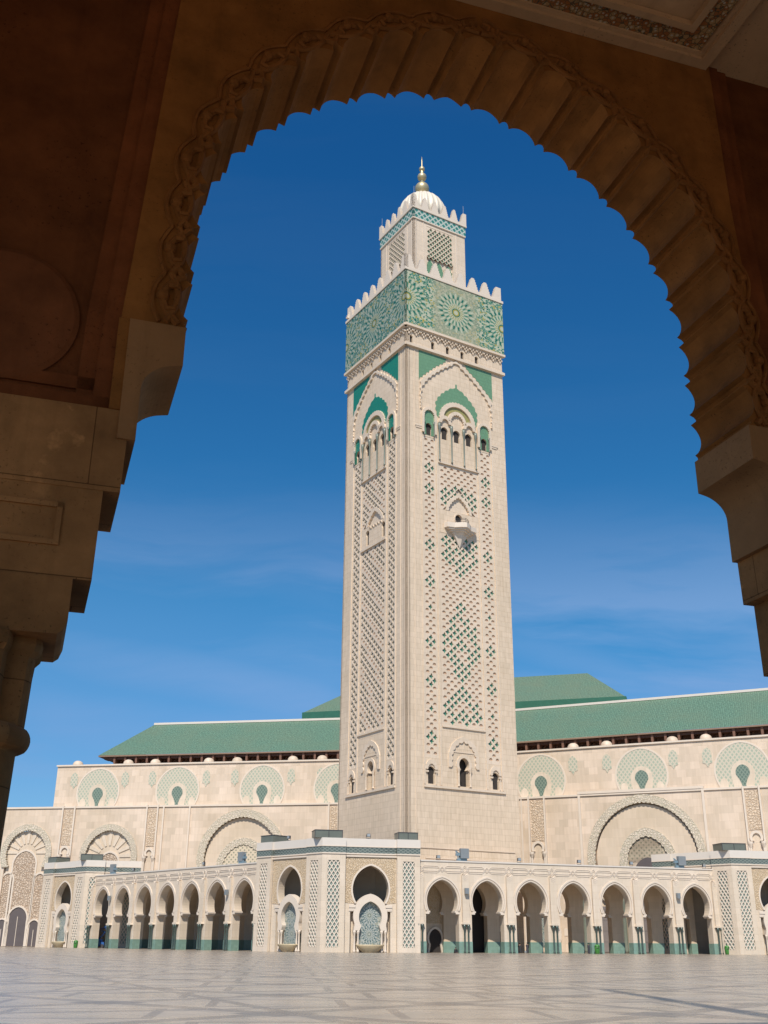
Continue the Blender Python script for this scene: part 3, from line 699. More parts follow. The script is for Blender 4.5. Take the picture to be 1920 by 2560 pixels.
# lobed head over the balcony door
lh=MB(tR); P=resample([(9.4,82),(9.6,83.3),(10.6,84.8),(12.6,86.2),(14.6,84.8),(15.6,83.3),(15.8,82)],60)
Q=scallop(resample([(9.9,82),(10.1,83.0),(11.0,84.3),(12.6,85.6),(14.2,84.3),(15.1,83.0),(15.3,82)],60),12,.22,5)
lh.strip(P,Q,-.42,.06); lh.build('balcony_niche_arch',m_tower2,mina); lh=MB(tR); lh.strip(offp(horseshoe(12.5,80.6,.62,.1,80.0,8),.5),offp(horseshoe(12.5,80.6,.62,.1,80.0,8),.3),0,.12)
lh.build('balcony_door_arch',m_tower2,mina)
ll=MB(tL)
for i in range(5): 
    c=9.6+i*1.05; ll.strip([(c+.42*math.cos(R_(180*k/8)),80.5+.5*math.sin(R_(180*k/8))) for k in range(9)],[(c+.28*math.cos(R_(180*k/8)),80.5+.35*math.sin(R_(180*k/8))) for k in range(9)],0,.2)
ll.strip(resample([(8.6,81.2),(9.3,82.6),(10.6,84.0),(12.2,84.9),(13.8,84.0),(15.1,82.6),(15.8,81.2)],50),scallop(resample([(9.2,81.2),(9.8,82.3),(11,83.4),(12.2,84.2),(13.4,83.4),(14.6,82.3),(15.2,81.2)],50),10,.2,5),-.42,.05)
ll.build('window_arch',m_tower2,mina)
#PART3
# ------------------------------------------------------------ HALL
def z5(x,y): return 1280+x/2.592,1660+y/2.592
def z1(x,y): return x/2.592,1780+y/2.592
HT=40.0
pR0,pR1=atZ(1301,1882,HT),atZ(1920,1841,HT); pL0,pL1=atZ(145,1917,HT),atZ(840,1902,HT)
def isect(a,b,c,d):
    r=(b-a).to_2d(); s_=(d-c).to_2d(); q=(c-a).to_2d(); t=(q.x*s_.y-q.y*s_.x)/(r.x*s_.y-r.y*s_.x); return a+(b-a)*t
KN=isect(pL0,pL1,pR0,pR1); KN.z=0
hR=Fr(KN,(pR1-pR0)); hL=Fr(pL0,(pL1-pL0)); LL=(KN-hL.O).length
hall=thing('prayer_hall','long pale stone prayer hall with green tiled roofs, tiled arches and tall portals','mosque hall',(KN.x,KN.y,0))
RL=hR.px(2060,1835)[0]
DL=1.2
LZR=hR.px(*z5(360,862),DL)[1]; LZL=hL.px(*z1(600,622),DL)[1]
LX=hL.px(-60,2030,DL)[0]
print('hall z ledge',LZR,LZL,'len',LL,RL)
def part(mb,name,mat,parent=hall,**k): return mb.build(name,mat,parent,**k)
w_=MB(hR); w_.box(0,RL,0,HT,-3,0); part(w_,'wall',m_hall)
w_=MB(hL); w_.box(0,LL,0,HT,-3,0); part(w_,'wall',m_hall)
# end return of the upper left wall
w_=MB(hL); w_.box(0,2,0,HT,-40,-3); part(w_,'side_wall',m_hall)
for F,a0,a1 in ((hR,0,RL),(hL,-.2,LL)):
    c=MB(F); c.box(a0,a1,HT,HT+.35,-1.2,.3); part(c,'wall_coping',m_trim)
def tilearch(F,c,zt,zb,R):
    zc=zb+(zt-zb)*.44
    out=horseshoe(c,zc,R,.06*R,zb,20)
    m=MB(F); m.slab(out,0,.07,back=False); o=part(m,'tiled_arch',m_harch)
    tr=MB(F); tr.strip(offp(out,.35),out,0,.12); tr.build('arch_moulding',m_trim,o)
    p=MB(F); ri=R*.44; zi=zb+(zt-zb)*.38
    P=[(c+ri*.62,zb)]+horseshoe(c,zi,ri,.08*ri,zb+.25*(zi-zb),12)+[(c-ri*.62,zb)]
    P=[(c+ri*.8,zb)]+[(c+ri,zi-.5)]+horseshoe(c,zi,ri,.10*ri,zi-.2,12)+[(c-ri,zi-.5)]+[(c-ri*.8,zb)]
    p.slab(P,0.07,.14,back=False)
    for s_ in (-1,1):
        cc=c+s_*R*.72; p.slab([(cc+R*.15,zb),(cc+R*.15,zb+(zt-zb)*.17)]+horseshoe(cc,zb+(zt-zb)*.17,R*.15,R*.09,zb+(zt-zb)*.165,6)+[(cc-R*.15,zb+(zt-zb)*.17),(cc-R*.15,zb)],.07,.14,back=False)
    p.build('arch_infill',m_arc,o)
    k=MB(F); rk=ri*.60; zk=zi+.1
    pts=[(c+rk*.27,zb)]+[(c+rk*.30,zb+(zk-zb)*.35),(c+rk*.55,zb+(zk-zb)*.62),(c+rk*.98,zk-rk*.25)]+horseshoe(c,zk,rk,.15*rk,zk-.05,10)+[(c-rk*.98,zk-rk*.25),(c-rk*.55,zb+(zk-zb)*.62),(c-rk*.30,zb+(zk-zb)*.35),(c-rk*.27,zb)]
    k.slab(pts,.14,.19,back=False); k.build('keyhole_tile',m_key,o)
def smallpanel(F,c,z0,z1,w):
    m=MB(F); h=w/2; m.slab([(c+h,z0+.9),(c+h,z1-1.1),(c+h*.6,z1-.35),(c,z1),(c-h*.6,z1-.35),(c-h,z1-1.1),(c-h,z0+.9),(c-h*.45,z0+.75),(c,z0),(c+h*.45,z0+.75)],0,.08,back=False); part(m,'tile_panel',m_harch)
    d=MB(F); r=1.25; d.lathe(c,-1.0,[(r,HT+.3),(r,HT+.4),(r*.93,HT+.85),(r*.72,HT+1.2),(r*.4,HT+1.42),(.02,HT+1.5)],16); part(d,'parapet_dome',m_hall,smooth=True)
uR=[z5(x,y) for x,y in ((187,730),(838,700),(1492,670))]
zt=hR.px(*z5(835,565))[1]; zbR=LZR-.2; RR=(hR.px(*z5(1000,700))[0]-hR.px(*z5(675,710))[0])/2
for p in uR: tilearch(hR,hR.px(*p)[0],zt,zbR,RR)
for x,y in ((395,650),(614,640),(1044,620),(1264,605)):
    s_=hR.px(*z5(x,y))[0]; smallpanel(hR,s_,hR.px(*z5(1044,683))[1],hR.px(*z5(1044,555))[1],1.9)
ztl=hL.px(*z1(1167,370))[1]; RLft=(hL.px(*z1(1285,500))[0]-hL.px(*z1(1018,500))[0])/2
for p in (z1(637,500),z1(1152,490),(656,1965),(842,1960)): tilearch(hL,hL.px(*p)[0],ztl,LZL-.2,RLft)
for u,v in ((186,1950),(313,1950),(381,1950),(516,1945),(587.6,1945),(728,1942),(802,1942)):
    smallpanel(hL,hL.px(u,v)[0],hL.px(*z1(988,492))[1],hL.px(*z1(988,382))[1],1.8)
# lower, prouder wall with blind portals
def ring(F,d,c,zc,R,th,n,name,mat,parent,dep=.28,k=.04,zl=None,inner=-.22):
    o=horseshoe(c,zc,R,k*R,zl,24); i_=horseshoe(c,zc,R-th,k*R,zl,24)
    m=MB(F); A=resample(o,n*5); B=scallop(resample(i_,n*5),n,inner,5); m.strip(A,B,d-.3,d+dep)
    return m.build(name,mat,parent)
def archband(name,c,r0,th):
    m,T=newmat(name); return m
m_specks=carved('speckled_carved_stone',(.66,.57,.46),2.2,.07,(.62,.66,.60))
m_mosf=lattice('tympanum_star_tile',(.60,.50,.36),(.26,.25,.17),1.0,1.0,.55)
m_starr=carved('carved_star_screen',(.60,.48,.37),1.9,.12,(.55,.48,.42))
def lowerwall(F,a0,a1,lz,arches,panels,extra=None):
    holes=[]
    for (c,zc,R,th,k) in arches:
        holes.append([(c+R-th-.05,.02)]+horseshoe(c,zc,R-th,k*R,zc-.5,24)+[(c-R+th+.05,.02)])
    m=MB(F); m.slab([(a0,0),(a1,0),(a1,lz),(a0,lz)],.01,DL,holes=holes,back=False); part(m,'lower_wall',m_hall)
    for h in holes:
        b=MB(F); b.slab(offp(h,-.3)[:],.0,DL-.45,back=False); part(b,'portal_back',m_hall2)
    c_=MB(F); c_.box(a0,a1,lz,lz+.4,-.1,DL+.25); part(c_,'ledge',m_trim)
# right wing
def PRx(x,y,d=DL): return hR.px(*z5(x,y),d)
cA,_=PRx(872,1290); RA=(PRx(1262,1190)[0]-PRx(490,1240)[0])/2; ztA=PRx(870,850)[1]; 
lowerwall(hR,0,RL,LZR,[(cA,ztA-RA*1.02,RA,1.6,.04)],[])
ring(hR,DL,cA,ztA-RA*1.02,RA,1.45,58,'portal_arch',m_specks,hall,.16,.04,ztA-RA*1.02-8)
rb=(PRx(1065,1290)[0]-PRx(695,1290)[0])/2; zb_=PRx(875,1065)[1]
cB=PRx(880,1290)[0]
ring(hR,DL-.5,cB,zb_-rb*1.08,rb,1.5,26,'inner_portal_arch',m_specks,hall,.35,.12,zb_-rb*1.08-6)
def tymp(F,d,c,zt,R,doorz,dhw,mat):
    m=MB(F); zc=zt-R*1.1; P=[(c+R,.1)]+horseshoe(c,zc,R,.15*R,zc-.3,16)+[(c-R,.1)]
    m.slab(P,d-.3,d,back=False); o=part(m,'tympanum',mat)
    g_=MB(F); P=[(c+dhw,.1)]+horseshoe(c,doorz-dhw*1.05,dhw,.12*dhw,doorz-dhw*1.05-.3,10)+[(c-dhw,.1)]
    g_.slab(P,d,d+.1,back=False); g_.build('door',m_door,o)
tymp(hR,DL-.45,cB,PRx(875,1120)[1],rb-1.5,PRx(880,1258)[1],2.9,m_mosf)
for x0,x1 in ((435,1262),):   # projecting portal frame
    m=MB(hR); a,b=PRx(x0,1000)[0],PRx(x1,1000)[0]
    m.box(a,a+.5,0,LZR+.4,DL,DL+.3); m.box(b-.5,b,0,LZR+.4,DL,DL+.3); m.box(a,b,LZR+.4,LZR+.9,DL-.5,DL+.35); part(m,'portal_frame',m_trim)
def pil(F,a,b,ztop,zn,niche=True):
    m=MB(F); m.box(a,b,zn+1.5,ztop-.4,DL,DL+.12); part(m,'carved_pilaster',m_carve2)
    m=MB(F)
    for q in (a-.5,b+.15): m.box(q,q+.35,0,ztop+.5,DL,DL+.45)
    c=(a+b)/2; hw=(b-a)*.32
    m.strip(horseshoe(c,zn,hw+.5,.1,zn-.6,10),horseshoe(c,zn,hw,.1,zn-.6,10),DL,DL+.35)
    for s_ in (-1,1): m.lathe(c+s_*(hw+.45),DL+.35,[(.5,zn-.7),(.5,zn-1.1),(.22,zn-1.9),(.2,2)],8)
    part(m,'pilaster_frame',m_trim)
    n=MB(F); n.slab([(c+hw,1)]+horseshoe(c,zn,hw,.1,zn-.6,10)+[(c-hw,1)],DL,DL+.03,back=False); part(n,'pilaster_niche',m_hall2)
pil(hR,PRx(122,1000)[0],PRx(205,1000)[0],LZR,PRx(172,1195)[1]); pil(hR,PRx(1518,900)[0],PRx(1600,900)[0],LZR,PRx(1595,1125)[1])
for x in (60,): 
    m=MB(hR); a=PRx(x,1000)[0]; m.box(a,a+.3,0,LZR,DL,DL+.2); part(m,'pilaster_strip',m_trim)
# left wing
def PL(x,y,d=DL): return hL.px(*z1(x,y),d)
a1c,a1R,a1t=PL(172,900)[0],(PL(335,915)[0]-PL(172,900)[0]),PL(178,730)[1]
a2c,a2R,a2t=PL(703,915)[0],(PL(882,960)[0]-PL(512,915)[0])/2,PL(705,730)[1]
a3c,_=hL.px(606,2100,DL); a3R=hL.px(716,2105,DL)[0]-a3c; a3t=hL.px(604,2024,DL)[1]
arr=[(a1c,a1t-a1R*1.02,a1R,1.2,.04),(a2c,a2t-a2R*1.02,a2R,1.2,.04),(a3c,a3t-a3R*1.05,a3R*1.02,1.5,.04)]
lowerwall(hL,LX,LL,LZL,arr,[])
for (c,zc,R,th,k),n in zip(arr,(38,38,52)): ring(hL,DL,c,zc,R,th+.1,n,'portal_arch',m_specks,hall,.3,.04,zc-(8 if R==arr[2][2] else 3))
# sunburst voussoirs in the two small portals
for (c,zc,R,th,k),zi in zip(arr[:2],(0,0)):
    m=MB(hL)
    for i in range(17):
        if i%2: continue
        t0,t1=R_(180*i/17),R_(180*(i+1)/17); r1=R-th-.1; r0=r1*.45
        m.strip([(c+r1*math.cos(t0),zc+r1*math.sin(t0)),(c+r1*math.cos(t1),zc+r1*math.sin(t1))],[(c+r0*math.cos(t0),zc+r0*math.sin(t0)),(c+r0*math.cos(t1),zc+r0*math.sin(t1))],DL-.45,DL-.28)
    part(m,'sunburst_stones',m_arc)
def screen(c,zt,hw,door=True,zd=0,dw=2.4,name='carved_screen'):
    m=MB(hL); P=[(c+hw,.1)]+horseshoe(c,zt-hw*1.05,hw,.1*hw,zt-hw*1.05-.3,12)+[(c-hw,.1)]
    m.slab(P,DL-.76,DL-.4,back=False); o=part(m,name,m_starr)
    t=MB(hL); t.strip(offp(P,.4),P,DL-.76,DL-.25); t.build('screen_frame',m_trim,o)
    if door:
        g_=MB(hL); P=[(c+dw,.1)]+horseshoe(c,zd-dw*1.1,dw,.12*dw,zd-dw*1.1-.5,10)+[(c-dw,.1)]
        g_.slab(P,DL-.4,DL-.3,back=False); do=g_.build('door',m_door,o)
        f=MB(hL); f.strip(offp(P,.35),P,DL-.4,DL-.12); f.box(c-.06,c+.06,.1,zd-2,DL-.3,DL-.22); f.build('door_frame',m_trim,do)
cs=PL(100,1400)[0]
screen(PL(140,1100)[0],PL(155,905)[1],(PL(212,1150)[0]-PL(68,1150)[0])/2,True,PL(105,1265)[1],PL(160,1400)[0]-cs)
screen(PL(30,1200)[0],PL(35,1048)[1],(PL(62,1200)[0]-PL(-5,1200)[0])/2,True,PL(10,1345)[1],1.3)
screen(PL(238,1200)[0],PL(240,1050)[1],(PL(262,1200)[0]-PL(218,1200)[0])/2+.4,True,PL(200,1350)[1],1.3)
screen(PL(700,1000)[0],PL(700,915)[1],(PL(757,1000)[0]-PL(640,1000)[0])/2,False)
a=ring(hL,DL-.5,a3c+.3,hL.px(606,2098,DL)[1]-6.6,6.4,1.4,24,'inner_portal_arch',m_specks,hall,.35,.1,hL.px(606,2098,DL)[1]-11)
m=MB(hL); zc=hL.px(606,2098,DL)[1]-6.6; m.slab([(a3c+5.2,.1)]+horseshoe(a3c+.3,zc,4.9,.7,zc-3,14)+[(a3c-4.6,.1)],DL-.76,DL-.35,back=False); part(m,'tympanum',m_mosf)
pil(hL,PL(408,750)[0],PL(468,750)[0],LZL,PL(408,905)[1]); pil(hL,PL(955,750)[0],PL(1008,750)[0],LZL,PL(958,915)[1])
pil(hL,hL.px(826,2040,DL)[0],hL.px(843,2040,DL)[0],LZL,12)
for x in (1045,1215):
    m=MB(hL); a=PL(x,800)[0]; m.box(a,a+.35,0,LZL,DL,DL+.3); part(m,'pilaster_strip',m_trim)
# ground floor doors and green columns seen through the arcade
for u,hw,zz in ((1521,1.6,8.5),(1625,1.4,8.5),(1673,2.6,10.5)):
    s_=hR.px(u,2300,DL)[0]; m=MB(hR); m.slab([(s_-hw,.1),(s_+hw,.1),(s_+hw,zz),(s_-hw,zz)],DL,DL+.1,back=False)
    for q in range(1,5): m.box(s_-hw,s_+hw,q*2-.04,q*2+.04,DL+.1,DL+.14)
    part(m,'door_panel',m_grey)
for u in (1466,1478,1564,1578):
    s_=hR.px(u,2300,DL)[0]; m=MB(hR); m.lathe(s_,DL+.9,[(.5,0),(.45,.4),(.42,9.2),(.7,10.4)],12); part(m,'engaged_column',m_column2,smooth=True)
# doors, carved panel and mosaic seen through the right arcade
def seen(F,u,d,hw,z0,z1,name,mat,par,pointed=True,th=.08):
    s_=F.px(u,2300,d)[0]; m=MB(F)
    P=[(s_+hw,z0)]+horseshoe(s_,z1-hw*1.15,hw*1.05,.15*hw,z1-hw*1.9,10)+[(s_-hw,z0)] if pointed else [(s_-hw,z0),(s_+hw,z0),(s_+hw,z1),(s_-hw,z1)]
    m.slab(P,d,d+th,back=False); o=m.build(name,mat,par)
    if pointed: f=MB(F); f.strip(offp(P,.35),P,d,d+.3); f.build('door_frame' if 'door' in name else 'panel_frame',m_trim,o)
    return o
seen(tR,1086,0,1.25,0,3.7,'base_door',m_dark,mina); seen(tR,1084,0,2.9,4.6,11.5,'carved_panel',m_carve,mina,False)
seen(tR,1192,0,2.6,0,11.0,'base_door',m_dark,mina); seen(tR,1255,0,1.2,0,3.7,'base_door',m_dark,mina)
seen(hR,1362,DL,3.0,1.2,6.6,'wall_mosaic',m_mos,hall); seen(hR,1424,DL,1.2,3.0,4.4,'wall_plaque',m_trim,hall,False)
# roofs
def P3(F,u,v,d): s_,z=F.px(u,v,d); return F.pt(s_,z,d)
eR0,eR1=hR.px(1299,1849,-1.5),hR.px(1920,1810,-1.5); gR0,gR1=hR.px(1295,1772,-15),hR.px(1920,1729,-15)
eL0,eL1=hL.px(246,1890,-1.5),hL.px(840,1878,-1.5); gL0,gL1=hL.px(386,1813,-15),hL.px(840,1799,-15)
ez=(eR0[1]+eR1[1]+eL1[1]+eL0[1])/4; gz=(gR0[1]+gR1[1]+gL1[1]+gL0[1])/4
print('eave',eR0,eR1,eL0,eL1,'ridge',gR0,gR1,gL0,gL1)
class WMB(MB): pass
def slope(F,a0,a1,b0,b1,dE,dG,zE,zG,name):
    m=MB(F); i=0
    m.face([(a0,zE,dE),(a1,zE,dE),(b1,zG,dG),(b0,zG,dG)]); 
    L=math.hypot(zG-zE,dG-dE); m.uv=[(a0,0),(a1,0),(b1,L),(b0,L)]
    return part(m,name,m_roof)
slope(hR,-6,RL+6,-9,RL+6,-1.5,-15,ez,gz,'roof')
slope(hL,eL0[0],LL+6,gL0[0],LL+9,-1.5,-15,ez,gz,'roof')
m=MB(hL); m.face([(eL0[0],ez,-1.5),(eL0[0],ez,-28),(gL0[0],gz,-15)]); part(m,'roof_hip',m_roof)
for F,a0,a1,g0 in ((hR,-4,RL+6,-7),(hL,eL0[0],LL+2,gL0[0])):
    m=MB(F); m.box(g0,a1+2,gz-.1,gz+.42,-15.5,-14.7); part(m,'ridge_cap',m_white)
    m=MB(F); m.box(a0,a1,ez-.35,ez-.03,-1.9,-1.48); part(m,'eave_board',m_trimb if False else m_brownl)
    m=MB(F); m.box(a0+3.5,a1,HT-1,ez-.7,-7,-4.6); m.box(a0+1.2,a1,ez-.9,ez-.4,-4.6,-2.3); part(m,'cedar_cornice',m_brown)
    m=MB(F); m.face([(a0,ez-.36,-1.5),(a1,ez-.36,-1.5),(a1,ez-.36,-28),(a0,ez-.36,-28)]); part(m,'roof_soffit',m_brown)
    nb_=int((a1-a0-4)/2.75)
    for i in range(nb_):
        c=a0+4+i*2.75; b=MB(F)
        b.slab([(c-.25,ez-.4),(c+.25,ez-.4),(c+.25,ez-1.7),(c,ez-2.3),(c-.25,ez-1.7)],-4.6,-1.9); b.box(c-.42,c+.42,ez-2.0,ez-1.7,-4.6,-3.0)
        b.strip([(c+.45,HT),(c+.45,HT+1.6),(c+1.0,HT+2.2),(c+1.75,HT+2.2),(c+2.3,HT+1.6),(c+2.3,HT)],[(c+.75,HT),(c+.75,HT+1.4),(c+1.1,HT+1.85),(c+1.65,HT+1.85),(c+2.0,HT+1.4),(c+2.0,HT)],-4.6,-4.35)
        part(b,'cornice_bracket',m_cedar2)
# upper roof far back
hM=Fr(KN,dirv(-16)); D1,D2=-34,-50
q0=hM.px(758,1793,D1); q1=hM.px(1563,1746,D1); t0=hM.px(905,1708,D2); t1=hM.px(1469,1690,D2)
uz=(q0[1]+q1[1])/2+.9; tz=(t0[1]+t1[1])/2
m=MB(hM); m.face([(q0[0],uz,D1),(q1[0],uz,D1),(t1[0],tz,D2),(t0[0],tz,D2)]); L=math.hypot(tz-uz,D2-D1); m.uv=[(q0[0],0),(q1[0],0),(t1[0],L),(t0[0],L)]
part(m,'upper_roof',m_roof2)
m=MB(hM)
for a,b in ((q1[0],t1[0]),(q0[0],t0[0])):
    m.face([(a,uz,D1),(a,uz,D1-40),(b,tz,D2)])
m.face([(q0[0],uz,D1-40),(q1[0],uz,D1-40),(t1[0],tz,D2),(t0[0],tz,D2)]); part(m,'upper_roof_hip',m_roof2)
m=MB(hM); m.box(q0[0]-.3,q1[0]+.3,uz-2.4,uz,D1-40,D1+.2); part(m,'upper_eave',m_eaveg)
m=MB(hM); m.box(q0[0]+5,q1[0]-5,20,uz-2.4,D1-38,D1-5); part(m,'upper_wall',m_hall)
# ------------------------------------------------------------ PAVILIONS
PH=17.5
def fountain(F,c,par):
    m=MB(F); zc=4.9
    out=[(c+2.75,0.0)]+horseshoe(c,5.6,2.85,.5,4.4,14)+[(c-2.75,0.0)]
    inn=[(c+1.85,1.1)]+[(c+1.85,3.5)]+horseshoe(c,5.4,1.95,.6,3.9,14)+[(c-1.85,3.5),(c-1.85,1.1)]
    outl=[(c+2.75,3.3)]+horseshoe(c,5.55,2.85,.55,4.2,14)+[(c-2.75,3.3)]
    m.strip(resample(outl,40),resample([(c+1.75,3.3)]+horseshoe(c,5.35,1.9,.55,4.0,14)+[(c-1.75,3.3)],40),-.9,.30)
    o=m.build('wall_fountain',m_trim,par)
    b=MB(F); b.slab([(c+1.95,.4),(c+1.95,4)]+horseshoe(c,5.35,1.95,.55,4.0,14)+[(c-1.95,4),(c-1.95,.4)],-.95,-.55)
    # uv relative to the panel centre
    b.uv=[(x-c,y) for x,y in b.uv]; b.build('mosaic_panel',m_mos,o)
    bk=MB(F); bk.slab([(c+3.3,0),(c+3.3,6.2),(c-3.3,6.2),(c-3.3,0)],-1.25,-.97); bk.build('niche_back',m_arc,o)
    for s_ in (-2.55,-1.95,1.95,2.55):
        k=MB(F); k.lathe(c+s_,.02,[(.24,0),(.24,.25),(.15,.4),(.15,2.7),(.26,3.0),(.30,3.3)],8); k.build('column',m_trim,o,smooth=True)
    k=MB(F); 
    k.lathe(c,.1,[(1.2,0),(1.35,.08),(1.9,.6),(2.3,1.0),(2.35,1.2),(2.2,1.2),(2.0,.95)],36,0,rib=18,ribd=.06,sy=.55); k.build('basin',m_basin,o,smooth=True)
m_basin=plain('fountain_basin_stone',(.50,.40,.25),.5,.15,2.)
def pavface(F,L,par,lat=True,fnt=True,wp=3.9):
    """F.n outward; s from 0 (corner) to L"""
    # pilasters
    for a in (0,L-wp):
        m=MB(F); x0,x1=a+.95,a+wp-.95
        m.slab([(a,0),(a+wp,0),(a+wp,PH-2.5),(a,PH-2.5)],-.5,0,holes=[[(x0,.75),(x1,.75),(x1,14.0),(x0,14.0)]],back=False); o=m.build('pilaster',m_arc,par)
        b=MB(F); b.slab([(x0-.05,.7),(x1+.05,.7),(x1+.05,14.05),(x0-.05,14.05)],-.4,-.22,back=False); b.build('lattice_ground',m_panelback,o)
        b=MB(F); bars(b,x0,x1,.75,14.0,(x1-x0)/3,(x1-x0)/3*1.55,.15,-.22,-.04); b.build('lattice',m_trim,o)
    # recessed bay
    c=L/2; a0,a1=wp,L-wp
    hs=horseshoe(c,9.6,3.0,.78,7.3,18)
    out=[(a0,0),(c-3.35,0),(c-3.35,6.6),(c-2.75,6.9),(c-2.75,7.3)]+[p for p in reversed(hs)]+[(c+2.75,7.3),(c+2.75,6.9),(c+3.35,6.6),(c+3.35,0),(a1,0),(a1,PH-2.5),(a0,PH-2.5)]
    m=MB(F); m.slab(out,-1.9,-.55,back=True); m.build('arched_wall',m_arc,par)
    cv=MB(F); fr=[(a0+.15,7.4),(a1-.15,7.4),(a1-.15,14.5),(a0+.15,14.5)]
    ho=offp(horseshoe(c,9.6,3.0,.78,7.5,18),.28)
    cv.slab([(a0+.15,7.5)]+[(p[0],p[1]) for p in reversed(ho)]+[(a1-.15,7.5),(a1-.15,14.5),(a0+.15,14.5)],-.55,-.49,back=False); cv.build('carved_spandrel',m_carve,par)
    tr=MB(F); tr.strip(ho,hs if False else horseshoe(c,9.6,3.0,.78,7.5,18),-.55,-.42)
    tr.build('arch_moulding',m_trim,par)
    for s_ in (-1,1):
        tr=MB(F); tr.box(c+s_*3.05-.55,c+s_*3.05+.55,6.75,7.2,-1.9,-.35); tr.box(c+s_*3.15-.45,c+s_*3.15+.45,6.35,6.75,-1.9,-.45); tr.box(c+s_*3.2-.4,c+s_*3.2+.4,6.2,6.36,-.6,-.47); tr.build('impost_moulding',m_trim,par)
    tr=MB(F)
    tr.box(a0,a1,14.6,14.85,-.55,-.3)
    tr.build('cornice_moulding',m_trim,par)
    if fnt: fountain(F.sh(0,-.75),c,par)
    # bands and parapet
    for a,b,d in ((-.05,wp+.05,.06),(wp+.05,L-wp-.05,-.40),(L-wp-.05,L+.05,.06)):
        t=MB(F); t.box(a,b,15.0,15.2,-.6,d+.08); t.box(a,b,16.15,16.3,-.6,d+.08); t.build('band_moulding',m_trim,par)
        t=MB(F); t.box(a+.02,b-.02,15.2,16.15,-.6,d); t.build('tile_band',m_gband,par)
        t=MB(F); t.box(a,b,16.3,PH,-.9,d+.04); t.build('parapet',m_white,par)
def pavilion(Cc,aR,aL,LR,LF,label,frontR=True,frontL=True,boxes=()):
    P=thing('corner_pavilion',label,'fountain pavilion',(Cc.x,Cc.y,0),'fountain pavilions along the arcades')
    FR_=Fr(Cc,dirv(aR),dirv(aR-90)); FL_=Fr(Cc,dirv(aL),dirv(aL+90))
    pavface(FR_,LR,P,fnt=frontR); pavface(FL_,LF,P,fnt=frontL)
    A=Cc+dirv(aR)*LR; B=Cc+dirv(aL)*LF; Dd=A+dirv(aL)*LF*.62; E_=B+dirv(aR)*LR*.62
    g_=MB(WORLD); poly=[(Cc+dirv((aR+aL)/2)*.6),A+dirv(aL)*.3,Dd,E_,B+dirv(aR)*.3]
    poly=[(p.x,p.y) for p in poly]
    g_.face([(x,15.6,-y) for x,y in poly]); g_.face([(x,15.9,-y) for x,y in poly]); g_.build('roof_slab',m_white,P)
    wl=MB(WORLD)
    for (x0,y0),(x1,y1) in ((poly[1],poly[2]),(poly[2],poly[3]),(poly[3],poly[4])): wl.face([(x0,0,-y0),(x1,0,-y1),(x1,PH,-y1),(x0,PH,-y0)])
    wl.build('rear_wall',m_arc,P)
    iw=MB(WORLD); q=[Cc+dirv((aR+aL)/2)*7.5+dirv(aR)*5.5-dirv(aL)*2,Cc+dirv((aR+aL)/2)*7.5+dirv(aL)*5.5-dirv(aR)*2]
    # skylight boxes on the parapet
    def skybox(p,ang,lx,ly,h=1.15):
        F=Fr(p,dirv(ang)); b=MB(F); b.box(-lx/2,lx/2,PH,PH+h,-ly/2,ly/2); o=b.build('glass_vent',m_glassbox,P)
        f=MB(F)
        for a in (-lx/2,0,lx/2): f.box(a-.05,a+.05,PH,PH+h,ly/2,ly/2+.05)
        f.box(-lx/2-.06,lx/2+.06,PH+h,PH+h+.1,-ly/2-.06,ly/2+.06); f.build('vent_frame',m_lamp,o)
    for t in boxes:
        if t=='C': skybox(Cc+dirv(aR)*2.2+dirv(aL)*2.2,aR,4.6,3.6)
        if t=='R': skybox(Cc+dirv(aR)*(LR-1.9)-dirv(aR-90)*2.2,aR,3.3,3.2)
        if t=='L': skybox(Cc+dirv(aL)*(LF-1.9)-dirv(aL+90)*2.2,aL,3.3,3.4)
    return P,A,B
Cc=base(799,182); pv1,A1,B1=pavilion(Cc,12,135,16.5,17.0,'central pale stone fountain pavilion with its corner toward the plaza, in front of the minaret',boxes='CRL')
Rc=base(1852,201); pv2,A2,B2=pavilion(Rc,10,133,16.5,16.5,'pale fountain pavilion at the far right end of the arcade, cut by the photo edge',frontL=False,boxes='C')
Lc=base(194,240); pv3,A3,B3=pavilion(Lc,14,138,11.5,16.5,'distant pale fountain pavilion at the left end of the left arcade',frontR=False,boxes='CL')
